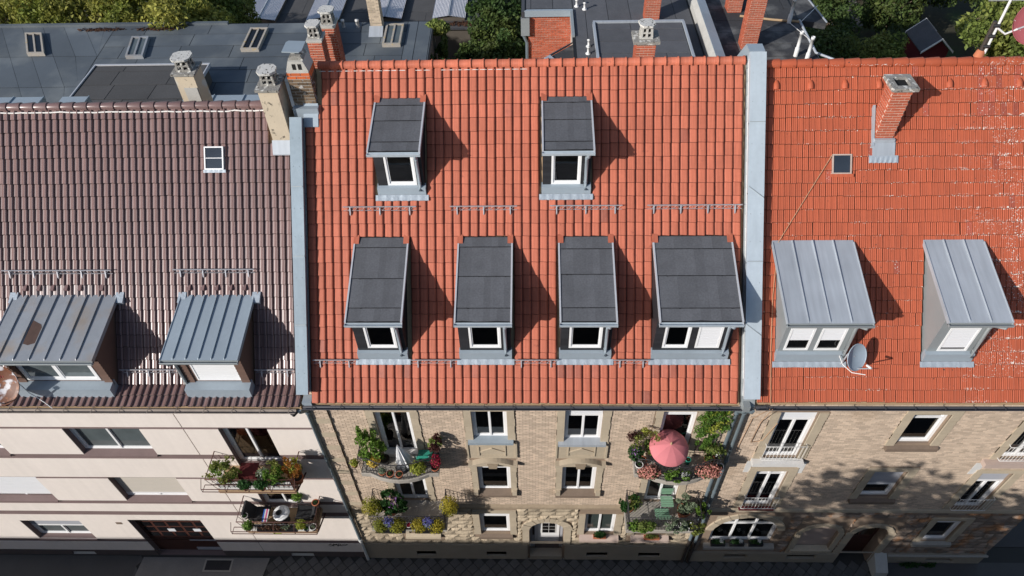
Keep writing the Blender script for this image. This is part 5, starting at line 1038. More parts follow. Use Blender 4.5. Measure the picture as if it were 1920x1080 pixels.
# ================================================================== GREENERY BEHIND
def tree(name, label, base, top, crown, rad, n, size, lm, group, clumps=26, seed=0, trunk=.18, cat='tree'):
    t = thing(name, label, cat, base, group); b = MB(); bs = Vector(base); c = Vector(crown)
    b.tube([bs, bs.lerp(c, .5)+Vector((.1, .05, 0)), c, c+Vector((0, 0, rad[2]*.5))], [trunk, trunk*.75, trunk*.5, trunk*.15], 7)
    g = random.Random(seed)
    for k in range(7):
        a = g.uniform(0, 6.28); s = bs.lerp(c, g.uniform(.5, 1.)); e = c+Vector((math.cos(a)*rad[0]*.7, math.sin(a)*rad[1]*.7, g.uniform(-.3, .6)*rad[2])); b.tube([s, s.lerp(e, .5)+Vector((0, 0, .15)), e], [trunk*.4, trunk*.25, trunk*.08], 5)
    b.build('trunk', 'stone_brown', t); A = leaves(int(n*.72), crown, rad, size, clumps=clumps, seed=seed); C = leaves(int(n*.35), crown, (rad[0]*.88, rad[1]*.88, rad[2]*.88), size, shell=.4, seed=seed+500)
    leafobj('crown', [lm], t, [np.concatenate([A, C])]); return t
g1 = 'bushy trees overhanging the long felt roof'
for i, (x, y, z, r, lab) in enumerate(((-20.6, 21.6, 12.6, 2.7, 'olive green bushy tree at the far left end of the felt roof'), (-16.6, 21.9, 12.9, 2.8, 'olive green bushy tree behind the leftmost roof skylight'), (-13.0, 21.4, 12.8, 2.6, 'olive green bushy tree between the two left roof skylights'), (-10.3, 20.0, 12.5, 2.7, 'olive green bushy tree leaning over the second roof skylight'), (-10.6, 25.2, 11.4, 2.3, 'darker bushy tree beside the first corrugated roof light'))):
    tree('bushy_tree', lab, (x, y+.6, GZ), z+r, (x, y, z), (r, r*.92, r*.85), 16000, .10, 'leaf_olive' if i < 4 else 'leaf_mid', g1, 34, 20+i)
for i, (x, y, z, rx, rz, n, lm, lab) in enumerate(((3.2, 25.8, 6.6, 2.0, 2.2, 6000, 'leaf_ivy', 'dark leafy shrub in the courtyard, nearest the felt roof'), (5.2, 24.6, 7.4, 1.7, 2.8, 6500, 'leaf_ivy', 'dark leafy shrub in the courtyard against the red brick annex'), (4.6, 28.4, 8.8, 2.2, 2.2, 6000, 'leaf_ivy', 'leafy shrub at the back of the courtyard beside the last corrugated roof light'), (7.6, 30.5, 9.2, 2.0, 2.8, 4500, 'leaf_dark', 'tall dark tree in the courtyard gap behind the brick annex'))):
    tree('courtyard_shrub', lab, (x, y, GZ), z+rz, (x, y, z), (rx, 1.8, rz), n, .12, lm, 'shrubs in the courtyard', 26, 40+i, .12, 'shrub')
iv = thing('ivy', 'ivy hanging down the right-hand end wall of the long felt roof', 'ivy', (2.3, 17, 8)); A = leaves(3600, (2.35, 17.2, 12.3), (.42, 2.0, 1.6), .1, clumps=18, seed=71); A2 = leaves(900, (2.2, 18.6, 13.75), (.6, .45, .3), .09, seed=72); leafobj('foliage', ['leaf_ivy', 'leaf_mid'], iv, [A, A2]); MB().tube([(2.2, 17.2, 5), (2.25, 17.3, 9), (2.2, 17.6, 13)], .05, 6).build('stem', 'stone_brown', iv)
cyw = thing('courtyard_shed', 'grey courtyard shed with a dark window under the ivy', 'shed', (2.8, 24, GZ)); B('wall', 'wall_dark', cyw, 1.9, 5.6, 21.8, 23.6, GZ, 5.4); B('roof', 'felt_brown', cyw, 1.8, 5.7, 21.7, 23.8, 5.42, 5.55)
for k in range(3): B('pane', 'glass', cyw, 2.5+k*.55, 3.0+k*.55, 21.78, 21.795, 3.6, 4.9)
yb = thing('yellow_bush', 'small yellow-leaved bush beside the annex downpipe', 'bush', (5.7, 21.5, 7)); leafobj('foliage', ['petal_yellow', 'leaf_lime'], yb, [leaves(300, (5.75, 20.6, 9.6), (.35, .3, .75), .1, seed=81), leaves(300, (5.75, 20.6, 9.4), (.4, .35, .7), .1, seed=82)]); MB().tube([(5.75, 20.6, GZ), (5.75, 20.6, 9)], .04, 6).build('stem', 'stone_brown', yb)
gt = 'trees in the garden behind the orange roof'
for i, (x, y, z, rx, ry, rz, n, lm, lab, sz) in enumerate((
    (40.2, 34.2, 5.8, 4.2, 3.6, 3.2, 13000, 'leaf_mid', 'big sunlit green tree behind the antenna pole on the right', .16), (31.0, 35.4, 2.2, 2.6, 2.2, 1.9, 7000, 'leaf_mid', 'low green tree in front of the small red shed', .13), (27.6, 35.2, 2.6, 2.4, 2.6, 2.4, 6500, 'leaf_dark', 'dark bushy tree close to the weathered black roof', .13), (29.8, 42.0, 2.2, 2.2, 3.2, 2.4, 6000, 'leaf_dark', 'dark shrub left of the garden path', .13), (35.2, 43.5, 3.0, 2.6, 2.8, 2.8, 6500, 'leaf_dark', 'dark tree right of the garden path', .14), (38.5, 46.5, 4.2, 3.6, 3.2, 3.4, 7500, 'leaf_dark', 'dark tree at the back of the garden above the shed', .15), (46.0, 36.5, 5.5, 4.0, 3.5, 3.4, 8000, 'leaf_mid', 'green tree at the right edge beyond the red dish', .16), (26.6, 46.5, 3., 2.6, 3., 3., 5000, 'leaf_dark', 'dark tree beside the roof cable at the top', .14), (44., 46, 4.5, 5, 4, 4., 7000, 'leaf_dark', 'dark tree in the far right corner of the garden', .16))):
    tree('garden_tree', lab, (x, y, GZ), z+rz, (x, y, z), (rx, ry, rz), n, sz, lm, gt, 30, 100+i)
gs = thing('garden_shed', 'small dark red garden shed with white-edged gable among the trees', 'shed', (36.6, 38, GZ))
GX, GY = 36.15, 37.0; b = MB().prism([(GX-.95, GZ), (GX+.95, GZ), (GX+.95, 2.1), (GX, 2.95), (GX-.95, 2.1)], GY, GY+2.6, 'y'); b.build('wall', 'shed_red', gs)
for s_ in (-1, 1): 
    q = MB(); q.prism([(GX, 3.05), (GX+s_*1.15, 2.02), (GX+s_*1.15, 2.1), (GX, 3.13)], GY-.25, GY+2.8, 'y'); q.build('roof_slope', 'felt', gs)
    q = MB(); q.prism([(GX, 3.03), (GX+s_*1.17, 1.98), (GX+s_*1.17, 2.14), (GX, 3.17)], GY-.31, GY-.255, 'y'); q.build('barge_board', 'white', gs)
    q = MB(); q.prism([(GX, 3.03), (GX+s_*1.17, 1.98), (GX+s_*1.17, 2.14), (GX, 3.17)], GY+2.81, GY+2.86, 'y'); q.build('barge_board', 'white', gs)
struct(MB().prism([(32.3, 40), (33, 40), (33.1, 45.5), (34.9, 46), (35.4, 51), (30, 51), (30.5, 45.6), (32.3, 45)], -.555, -.5, 'z').build('garden_path', 'path_stone'))
bar = thing('rain_barrel', 'black rain barrel on the garden terrace at the top edge', 'barrel', (32.5, 48.2, -.5)); MB().lathe([(.0, 0), (.36, 0), (.42, .3), (.42, .7), (.36, 1.05), (.0, 1.05)], (32.5, 48.2, -.5)).build('body', 'plastic_black', bar); MB().lathe([(.43, .3), (.44, .34), (.43, .38)], (32.5, 48.2, -.5)).build('hoop', 'iron', bar)
gw = tag(MB().prism([(30, -.5), (40, -.5), (40, 2.2), (30, 2.2)], 51.0, 51.3, 'y').build('garden_wall', 'stone_pink'), 'pinkish garden wall at the very back of the garden', 'wall')
# ================================================================== ACROSS THE STREET (behind the viewpoint; it shades the lower storeys)
OB = thing('opposite_terrace', 'plain rendered terrace across the street with dark tiled roof, behind the viewpoint', 'building', (0, -23, GZ))
MB().prism([(-29, GZ), (-29, 14.2), (-23, 18.6), (-17, 14.2), (-17, GZ)], -70, 46).build('wall', 'yellow_wall', OB)
MB().prism([(-29.4, 13.95), (-23, 18.7), (-16.6, 13.95), (-16.6, 14.15), (-23, 18.9), (-29.4, 14.15)], -70.3, 46.3).build('roof', 'slate_black', OB)
for k in range(19):
    for z in (1.2, 4.6, 8.0, 11.2): B('window', 'glass_grey', OB, -66+k*6, -64.7+k*6, -16.99, -16.95, z, z+1.7)
st = 'street trees across the road behind the viewpoint'
for i, (x, y, z, r, rz, n, lab) in enumerate(((4.2, -12.3, 12.0, 4.7, 4.2, 3300, 'street tree shading the lower right house'), (10.8, -12.6, 11.6, 4.1, 3.6, 2600, 'second street tree further right behind the viewpoint'), (-2.6, -12.9, 8.6, 2.6, 2.5, 900, 'small street tree behind the viewpoint'))):
    tree('street_tree', lab, (x, y, GZ), z+rz, (x, y, z), (r, 3.2, rz), int(n*1.5), .19, 'leaf_mid', st, 42, 200+i, .2)
# ================================================================== THINGS ON ROOFS AND BALCONIES
def dish(name, label, c, normal, r, m, arm=True, mount=None, aspect=1.1, lnb=.55):
    t = thing(name, label, 'satellite dish', c); n = Vector(normal).normalized(); u = n.cross(Vector((0, 0, 1))).normalized(); v = u.cross(n); c = Vector(c); b = MB(); vs = []; N = 24
    for q in (1., .97, .66, .33, .02):
        for k in range(N): a = 2*math.pi*k/N; vs.append(c+(u*math.cos(a)*r+v*math.sin(a)*r*aspect)*q+n*(.24*r*q*q-.12*r))
    b.mesh(vs, [(j*N+k, j*N+(k+1) % N, (j+1)*N+(k+1) % N, (j+1)*N+k) for j in range(4) for k in range(N)], True)
    vb = [p-n*.015 for p in vs[:N]]+[p-n*.02 for p in vs[-N:]]; b.mesh(vb, [(k, N+k, N+(k+1) % N, (k+1) % N) for k in range(N)], True); b.tube(vs[:N], .014, 5, closed=True); b.build('reflector', m, t)
    a0 = c-v*r*aspect*.95; a1 = c-v*r*.55+n*lnb; MB().tube([a0, a1], .018, 6).build('feed_arm', 'steel_galv', t); q = MB().tube([a1-n*.02, a1-n*.16+v*.05], .035, 8); q.build('feed_horn', 'white_dirty', t)
    if mount: MB().tube([c-n*.1*r, c-n*.12, *mount], .028, 7).build('mast', 'steel_galv', t)
    return t
dish('satellite_dish', 'light blue-grey satellite dish at the foot of the wide grey dormer', (15.5, .02, 13.4), (.42, -.72, .48), .36, 'dish_blue', mount=[(15.42, .25, 13.25), (15.36, .3, 12.55)], lnb=.5)
rd = dish('rusty_dish', 'rust-stained white satellite dish in front of the brown roof dormer at the left edge', (-8.92, -.5, 12.72), (.25, -.75, .62), .55, 'rust_dish', mount=[(-8.95, -.1, 12.5), (-8.95, .1, 12.2)], lnb=.55)
# red marks printed on the rusty dish
dn_ = Vector((.25, -.75, .62)).normalized(); du = dn_.cross(Vector((0, 0, 1))).normalized(); dv = du.cross(dn_); du = -du if du.x < 0 else du; mk = MB()
for st in ([(0, 0), (.0, .1), (.06, .1)], [(.0, .05), (.05, .05)], [(.1, .0), (.1, .1), (.16, .0), (.16, .1)], [(.2, .1), (.22, .0), (.25, .06), (.28, .0), (.3, .1)], [(.34, 0), (.34, .1), (.4, .1), (.4, 0)]):
    for a, c2 in zip(st[:-1], st[1:]):
        p = [Vector((-8.92, -.5, 12.72))+du*(q[0]-.05)+dv*(q[1]+.2)+dn_*(-.02) for q in (a, c2)]; mk.tube(p, .006, 4)
mk.build('printed_mark', 'ink_red', rd)
an = thing('antenna_mast', 'white antenna mast strapped to a brown pole on the orange ridge', 'antenna', (18.98, 6.25, 18.9)); MB().tube([(18.97, 6.25, 18.7), (18.97, 6.25, 20.0)], .062, 8).build('sleeve', 'pipe_brown', an); MB().tube([(19.06, 6.2, 19.1), (19.06, 6.2, 21.6)], .036, 8).build('pole', 'pipe_white', an)
MB().lathe([(.14, 0), (.11, .16), (.07, .2)], (18.97, 6.25, 18.98)).build('collar', 'terracotta', an); MB().tube([(19.06, 6.2, 19.85), (19.3, 6.12, 19.7), (19.55, 6.1, 19.85)], .03, 6).build('bracket', 'pipe_white', an)
for z in (19.3, 19.6, 19.9): MB().tube([(18.94, 6.2, z), (19.09, 6.15, z+.03)], .05, 6).build('strap', 'plastic_black', an)
bx_ = MB()
for z in (20.6, 20.9): bx_.tube([(18.5, 6.2, z), (19.6, 6.2, z)], .012, 5)
bx_.build('dipole', 'steel_galv', an)
dish('red_dish', 'dark red satellite dish on the antenna mast at the right edge', (19.92, 6.05, 20.05), (-.35, -.75, .35), .52, 'dish_red', mount=[(19.55, 6.1, 19.85)], lnb=.6)
tag(tubes('roof_rope', 'cable_tan', None, [([(14.98, 4.34, zr(4.34, *qr)+.1), (14.2, 3.45, zr(3.45, *qr)+.09), (13.52, 2.66, zr(2.66, *qr)+.09), (13.4, 1.6, zr(1.6, *qr)+.08), (13.38, .6, zr(.6, *qr)+.08), (13.4, -.5, zr(-.5, *qr)+.1), (13.38, -.62, 11.75), (13.3, -.05, 10.4), (13.2, -.04, 8.4)], .009), ([(13.46, -.62, 11.75), (13.6, -.06, 10.2), (13.55, -.05, 9.0), (13.9, -.05, 9.1), (14.1, -.1, 10.2)], .011)]), 'tan cable running from the orange roof skylight down past the gutter', 'cable')
tag(tubes('dish_cable', 'cable_white', None, [([(15.22, .3, 13.1), (15.3, .1, 12.95), (15.5, -.15, 12.9), (15.8, -.3, 13.0)], .012)]), 'white cable hanging from the wide grey dormer to the blue-grey dish', 'cable')
tag(tubes('dish_lead', 'cable_white', None, [([(-8.7, -.15, 12.3), (-8.45, -.3, 12.05), (-8.3, -.36, 12.0), (-8.0, -.5, 11.85), (-7.8, -.6, 11.7)], .012)]), 'thin pale cable from the rusty dish to the brown gutter', 'cable')
# --- plants
def pot(name, label, c, r, h, plants, potm='terracotta', group=None, cat='potted plant', soil=True):
    """lathe pot with rim, soil and foliage; plants = [(n, offset, radii, size, material, clumps)]"""
    t = thing(name, label, cat, c, group); b = MB().lathe([(.0, 0), (r*.7, 0), (r*.95, h*.82), (r*1.06, h*.82), (r*1.06, h), (r*.9, h), (r*.88, h*.85), (0, h*.85)], c); b.build('pot', potm, t)
    if soil: MB().lathe([(r*.88, h*.87), (0, h*.89)], c).build('soil', 'soil', t)
    pl_parts(t, c, h, plants); return t
def pl_parts(t, c, h, plants):
    for i, (n, off, rad, size, m, cl) in enumerate(plants):
        cc = (c[0]+off[0], c[1]+off[1], c[2]+h+off[2]); 
        if rad[2] > .12: MB().tube([(c[0], c[1], c[2]+h*.8), (cc[0], cc[1], cc[2]+rad[2]*.2)], .012, 5).build('stem', 'leaf_deep', t)
        leafobj('flowers' if m.startswith(('petal', 'mum')) else 'foliage', [m], t, [leaves(int(n*(1.9 if n > 100 else 1)), cc, [q*(1.1 if cl else 1.05) for q in rad], size*.88, shell=.7, clumps=cl*2 if cl else 0)])
def planter(name, label, x0, x1, y0, y1, z, h, plants, m='plastic_black', group=None):
    t = thing(name, label, 'planter', ((x0+x1)/2, (y0+y1)/2, z), group); b = MB(); e = .015
    b.box(x0, x1, y0, y0+e, z, z+h); b.box(x0, x1, y1-e, y1, z, z+h); b.box(x0, x0+e, y0+e, y1-e, z, z+h); b.box(x1-e, x1, y0+e, y1-e, z, z+h); b.box(x0+e, x1-e, y0+e, y1-e, z, z+h*.85); b.build('trough', m, t)
    pl_parts(t, ((x0+x1)/2, (y0+y1)/2, z), h, plants); return t
# upper left balcony of the brick house
pot('potted_shrub', 'bright green feathery shrub on the upper left brick-house balcony', (1.2, -.38, 8.08), .2, .35, [(900, (.08, 0, .75), (.42, .34, .75), .055, 'leaf_fresh', 16), (120, (-.12, -.02, 1.6), (.08, .08, .4), .05, 'leaf_fresh', 0)], 'plastic_black')
pot('hanging_pot', 'small pot hanging outside the left end of the upper left balcony rail', (.68, -.58, 8.3), .11, .16, [(160, (0, 0, .08), (.15, .14, .14), .035, 'leaf_lime', 0)])
pot('yellow_flower_pot', 'yellow flowering plant behind the rail of the upper left balcony', (1.36, -.66, 8.45), .13, .18, [(260, (.0, 0, .14), (.22, .2, .17), .035, 'petal_yellow', 0), (80, (0, 0, .06), (.18, .16, .14), .04, 'leaf_mid', 0)])
pot('rail_pot', 'terracotta pot with small plant on the curved rail, left of two bare pots', (1.68, -.98, 8.5), .12, .17, [(110, (0, 0, .08), (.12, .11, .11), .035, 'leaf_grey', 0)], group='pots hung on the curved rail')
pot('rail_pot', 'bare terracotta pot hung on the curved rail, left one of the two', (1.95, -1.04, 8.5), .125, .18, [(40, (0, 0, .02), (.07, .07, .05), .03, 'leaf_deep', 0)], group='pots hung on the curved rail')
pot('rail_pot', 'bare terracotta pot hung on the curved rail, right one of the two', (2.24, -1.06, 8.5), .12, .17, [(30, (0, 0, .02), (.06, .06, .04), .03, 'leaf_deep', 0)], group='pots hung on the curved rail')
pot('grass_pot', 'light green grassy plant on the curved rail below the teal chair', (2.82, -.85, 8.4), .13, .17, [(360, (0, 0, .16), (.26, .22, .24), .05, 'leaf_lime', 0)])
pot('red_flower_pot', 'pot of deep red flowers at the right corner of the upper left balcony', (3.32, -.62, 8.14), .13, .18, [(300, (.06, 0, .38), (.17, .16, .34), .04, 'petal_red', 0), (120, (.05, 0, .3), (.15, .14, .3), .04, 'leaf_deep', 0)])
pot('maroon_shrub', 'dark reddish shrub standing behind the red flowers on the upper left balcony', (3.2, -.3, 8.08), .14, .3, [(420, (.18, 0, .85), (.24, .22, .42), .05, 'leaf_maroon', 8), (120, (.18, 0, .85), (.24, .22, .42), .05, 'leaf_mid', 5)])
pot('black_pot', 'black empty pot beside the open balcony door', (1.62, -.32, 8.08), .16, .28, [(20, (0, 0, 0), (.06, .06, .04), .03, 'leaf_deep', 0)], 'plastic_black')
uw = thing('folded_parasol', 'folded white parasol standing on the upper left balcony', 'parasol', (2.2, -.55, 8.08)); MB().tube([(2.2, -.55, 8.08), (2.22, -.5, 9.5)], .02, 6).build('pole', 'steel_galv', uw); MB().lathe([(.22, 0), (.22, .05), (.05, .07)], (2.2, -.55, 8.08)).build('base', 'plastic_black', uw)
b = MB(); N = 18; vs = []
for j, (q, z) in enumerate(((.02, 9.45), (.09, 9.1), (.16, 8.7), (.24, 8.35))):
    for k in range(N): a = 2*math.pi*k/N; rr = q*(1+(.35 if k % 2 else -.25)*min(1, j)); vs.append((2.22+rr*math.cos(a)*1.1+.05*j, -.52+rr*math.sin(a), z+.05*(k % 2)))
b.mesh(vs, [(j*N+k, j*N+(k+1) % N, (j+1)*N+(k+1) % N, (j+1)*N+k) for j in range(3) for k in range(N)]); b.build('canopy', 'cloth_white', uw)
def slat_chair(name, label, x, y, z, m, w=.44, rot=0., group=None):
    t = thing(name, label, 'chair', (x, y, z), group); R = Matrix.Rotation(rot, 3, 'Z'); o = Vector((x, y, z)); T = lambda p: tuple(o+R @ Vector(p)); 
    for k in range(5): b = MB().box(-w/2, w/2, -.2+k*.085, -.13+k*.085, .44, .458); b.v = [T(p) for p in b.v]; b.build('seat_slat', m, t)
    for k in range(4): b = MB().box(-w/2, w/2, .24+k*.012, .255+k*.012, .56+k*.085, .625+k*.085); b.v = [T(p) for p in b.v]; b.build('back_slat', m, t)
    for s_ in (-1, 1):
        xx = s_*(w/2-.03); b = MB().tube([T((xx, .25, 0)), T((xx, -.18, .44))], .012, 5); b.build('leg', 'steel_galv', t); b = MB().tube([T((xx, -.2, 0)), T((xx, .2, .44)), T((xx, .3, .9))], .012, 5); b.build('leg', 'steel_galv', t)
slat_chair('folding_chair', 'teal slatted folding chair on the upper left balcony', 2.98, -.3, 8.08, 'slat_teal', .46, math.pi)
# lower left balcony: yellow chrysanthemums
gm = 'round yellow chrysanthemums on the lower left balcony'
for i, (x, y, z, r, lab) in enumerate(((.8, -.72, 5.5, .36, 'tall yellow chrysanthemum at the left end of the balcony rail'), (1.12, -1.2, 5.25, .29, 'yellow chrysanthemum at the front left, beside the blue flowers'), (1.72, -1.2, 5.26, .3, 'yellow chrysanthemum in the front left trough, right of the blue flowers'), (2.5, -1.2, 5.25, .29, 'yellow chrysanthemum in the front right trough, left of the blue flowers'), (3.1, -1.2, 5.24, .31, 'yellow chrysanthemum in the front right trough, right of the blue flowers'), (3.56, -.7, 5.55, .33, 'tall yellow chrysanthemum at the right end of the balcony rail'))):
    tall = i in (0, 5); pot('chrysanthemum', lab, (x, y, z-.3), .12, .16, [(700 if tall else 520, (0, 0, .16 if not tall else .3), (r, r, .25 if not tall else .46), .034, 'mum_yellow', 0)], 'plastic_black', gm)
for x, lab in ((1.42, 'blue flowers between the two front left chrysanthemums'), (2.84, 'blue flowers between the two front right chrysanthemums')): pot('blue_flower_pot', lab, (x, -1.16, 5.05), .11, .16, [(200, (0, 0, .2), (.2, .18, .24), .035, 'petal_blue', 0), (150, (0, 0, .12), (.2, .18, .2), .045, 'leaf_grey', 0)], 'plastic_black', 'blue flowers on the lower left balcony')
for x0, x1, lab in ((.92, 1.98, 'black balcony trough holding the front left chrysanthemums'), (2.32, 3.3, 'black balcony trough holding the front right chrysanthemums')): planter('flower_trough', lab, x0, x1, -1.32, -1.13, 4.84, .1, [], group='troughs on the lower left balcony rail')
pot('leafy_plant', 'large dark leafy plant inside the lower left balcony', (1.35, -.5, 4.75), .22, .34, [(420, (.08, 0, .5), (.5, .38, .55), .085, 'leaf_deep', 12), (60, (.2, .0, .6), (.3, .3, .3), .05, 'petal_purple', 0)])
pot('cup_pot', 'small white pot with reddish plant at the middle of the lower left rail', (2.13, -1.18, 5.1), .1, .14, [(50, (0, 0, .02), (.08, .08, .06), .03, 'petal_red', 0)], 'ceramic')
# upper right balcony
UC = Vector((10.86, -.5, 9.62)); um = thing('parasol', 'open pink parasol on the upper right brick-house balcony', 'parasol', (10.9, -.45, 8.08)); MB().tube([(10.9, -.42, 8.08), UC+Vector((0, 0, .05))], .02, 6).build('pole', 'white', um)
ax = Vector((.04, -.22, .97)).normalized(); uu = ax.cross(Vector((0, 1, 0))).normalized(); vv = ax.cross(uu)
for k in range(10):
    b = MB(); vs = []; E = (0, .2, .4, .6, .8, 1)
    for j, (q, h) in enumerate(((.03, .0), (.2, -.045), (.36, -.115), (.5, -.205), (.62, -.32), (.625, -.35))):
        for e in E: a = 2*math.pi*(k+e)/10; sag = math.sin(math.pi*e); vs.append(UC+(uu*math.cos(a)+vv*math.sin(a))*(q*(1-.012*sag))+ax*(h-.012*sag*q/.6))
    b.mesh(vs, [(j*6+e, j*6+e+1, (j+1)*6+e+1, (j+1)*6+e) for j in range(5) for e in range(5)], True); b.build('canopy_panel', 'umbrella_pink', um)
    a = 2*math.pi*k/10; R_ = uu*math.cos(a)+vv*math.sin(a); MB().tube([UC+ax*-.02, UC+R_*.36+ax*-.13, UC+R_*.61+ax*-.33], .006, 4).build('rib', 'white_dirty', um)
MB().lathe([(.03, -.02), (.035, .05), (.015, .1), (0, .11)], UC).build('finial', 'wood_tan', um)
pot('purple_flowers', 'purple flowering plant at the left end of the upper right balcony', (9.82, -.45, 8.62), .14, .2, [(90, (0, 0, .3), (.2, .2, .36), .035, 'petal_purple', 0), (360, (0, 0, .2), (.24, .22, .38), .05, 'leaf_deep', 0)], 'plastic_black')
pot('straggly_plant', 'straggly leafy plant reaching up left of the pink parasol', (10.1, -.35, 8.08), .16, .3, [(420, (.02, 0, 1.1), (.4, .3, .55), .045, 'leaf_mid', 10), (150, (-.42, .05, 1.35), (.2, .16, .16), .045, 'leaf_maroon', 0), (80, (-.05, .1, 1.65), (.18, .1, .08), .04, 'leaf_lime', 0)])
pot('white_terracotta_pot', 'whitewashed terracotta pot hung at the left corner of the upper right balcony', (9.93, -.72, 8.5), .13, .26, [(20, (0, 0, 0), (.05, .05, .03), .03, 'leaf_deep', 0)], 'ceramic'); pot('white_terracotta_pot', 'whitewashed terracotta pot hung at the right corner of the upper right balcony', (12.56, -.62, 8.22), .13, .26, [(20, (0, 0, 0), (.05, .05, .03), .03, 'leaf_deep', 0)], 'ceramic')
for x, y, w, lab in ((10.26, -.88, .33, 'trough of salmon pink flowers left of the pink parasol'), (12.14, -.84, .38, 'trough of salmon pink flowers right of the pink parasol')): planter('pink_flowers', lab, x-w, x+w, y-.1, y+.1, 8.3, .16, [(560, (0, 0, .12), (w+.06, .26, .22), .036, 'petal_pink', 0), (260, (0, 0, .06), (w+.04, .24, .2), .04, 'leaf_deep', 0)], group='troughs of pink flowers')
planter('green_trough', 'trough of green trailing plants on the rail below the pink parasol', 10.78, 11.55, -1.1, -.92, 8.34, .15, [(420, (0, 0, .08), (.44, .2, .2), .045, 'leaf_fresh', 8), (60, (.2, 0, .12), (.15, .15, .12), .03, 'petal_white', 0)])
vn = thing('climbing_vine', 'green climbing vine on the wall right of the upper right balcony door', 'vine', (12.2, -.2, 8.1)); b = MB()
for a in ((12.25, 12.1, 11.8), (12.3, 12.4, 12.3), (12.2, 12.0, 12.1)): b.tube([(a[0], -.2, 8.1), (a[1], -.14, 9.6), (a[2], -.1, 11.0)], .014, 5)
b.build('stem', 'leaf_deep', vn); leafobj('foliage', ['leaf_vine', 'leaf_lime'], vn, [np.concatenate([leaves(1700, (12.12, -.16, 10.35), (.56, .16, .85), .038, shell=.9, clumps=40, seed=301), leaves(800, (11.95, -.2, 9.5), (.32, .16, .62), .038, clumps=22, seed=302)]), leaves(420, (12.2, -.2, 10.5), (.48, .16, .65), .036, clumps=18, seed=303)])
pot('leafy_pot', 'terracotta pot of mixed greenery in the right corner of the upper right balcony', (12.3, -.3, 8.08), .17, .34, [(420, (.06, 0, .35), (.34, .3, .36), .05, 'leaf_mid', 9), (40, (.2, -.1, .4), (.1, .1, .12), .03, 'petal_white', 0)])
pot('green_can', 'bright green watering pot beside the upper right balcony door', (11.62, -.3, 8.08), .09, .26, [(12, (0, 0, 0), (.04, .04, .03), .03, 'leaf_deep', 0)], 'slat_teal')
# lower right balcony
pot('tall_plants', 'tall green plants at the left wall end of the lower right balcony', (10.0, -.35, 4.75), .16, .26, [(380, (-.04, 0, .35), (.3, .26, .42), .055, 'leaf_deep', 8), (160, (.15, 0, .3), (.26, .24, .36), .05, 'leaf_mid', 0)])
planter('herb_trough', 'trough of bright green herbs on the left front rail of the lower right balcony', 9.9, 10.75, -1.22, -1.05, 4.98, .15, [(720, (0, 0, .05), (.5, .22, .26), .045, 'leaf_fresh', 10), (300, (.1, 0, .05), (.45, .2, .24), .045, 'leaf_mid', 0)])
planter('grey_trough', 'trough of grey-leaved plants on the right front rail of the lower right balcony', 11.3, 12.45, -1.22, -1.05, 4.98, .15, [(560, (-.3, 0, .08), (.38, .24, .3), .045, 'leaf_grey', 8), (560, (.35, 0, .04), (.42, .24, .26), .045, 'leaf_mid', 8), (50, (0, 0, .1), (.5, .2, .2), .03, 'petal_white', 0)])
pot('round_bush', 'round grey-green bush in a big terracotta pot on the lower right balcony', (11.93, -.5, 4.75), .24, .4, [(560, (.05, .05, .36), (.36, .34, .34), .05, 'leaf_grey', 8)])
pot('side_plant', 'green plant hung on the right side rail of the lower right balcony', (12.55, -.62, 5.1), .12, .16, [(320, (0, 0, .1), (.24, .26, .26), .05, 'leaf_fresh', 5)], 'plastic_black')
slat_chair('garden_chair', 'pale green slatted chair at the front of the lower right balcony', 11.12, -.68, 4.75, 'slat_green', .5, math.pi, 'pale green chairs'); slat_chair('garden_chair', 'pale green slatted chair by the lower right balcony door', 11.35, -.22, 4.75, 'slat_green', .44, 0, 'pale green chairs')
# left house balconies
planter('shrub_trough', 'trough of tall feathery shrubs at the left end of the upper rendered-house balcony', -3.98, -3.2, -.95, -.7, 7.35, .3, [(620, (0, 0, .75), (.46, .34, .5), .05, 'leaf_mid', 12), (320, (0, 0, .65), (.42, .3, .5), .05, 'leaf_fresh', 8), (60, (-.55, -.05, .5), (.25, .1, .12), .05, 'leaf_lime', 0)], 'terracotta')
planter('green_box', 'box of dense green plants at the right of the upper rendered-house balcony', -2.25, -1.62, -.95, -.72, 7.35, .3, [(620, (.0, 0, .5), (.38, .3, .38), .05, 'leaf_fresh', 8), (180, (.0, 0, 1.0), (.26, .2, .3), .045, 'leaf_mid', 5)], 'terracotta')
pot('orange_shrub', 'orange-leaved autumn shrub at the right corner of the upper rendered-house balcony', (-1.4, -.62, 7.32), .18, .3, [(620, (0, 0, .72), (.3, .28, .52), .045, 'leaf_orange', 7), (120, (0, 0, .7), (.28, .26, .5), .045, 'leaf_lime', 0)])
for x, lab in ((-2.92, 'small green plant in the rail rack of the upper rendered-house balcony, left one'), (-2.36, 'small green plant in the rail rack of the upper rendered-house balcony, right one')): pot('rack_plant', lab, (x, -1.18, 7.86), .13, .16, [(280, (0, 0, .12), (.24, .16, .18), .045, 'leaf_deep', 0)], group='plants in the rail rack')
tb = thing('red_table', 'small table under a dark red cloth on the upper rendered-house balcony', 'table', (-3.0, -.5, 7.3)); b = MB(); b.box(-3.3, -2.68, -.75, -.3, 7.98, 8.0); b.prism([(-3.32, 7.6), (-3.3, 8.0), (-2.68, 8.0), (-2.66, 7.6)], -.78, -.752, 'y'); b.build('tablecloth', 'cloth_red', tb)
for x in (-3.25, -2.73):
    for y in (-.7, -.35): MB().tube([(x, y, 7.3), (x, y, 7.98)], .015, 5).build('leg', 'iron', tb)
pot('white_flowers', 'white flowering plant beside the red table', (-2.42, -.75, 7.6), .12, .2, [(220, (0, 0, .22), (.24, .2, .24), .045, 'leaf_grey', 0), (60, (0, 0, .3), (.2, .18, .18), .03, 'petal_white', 0)])
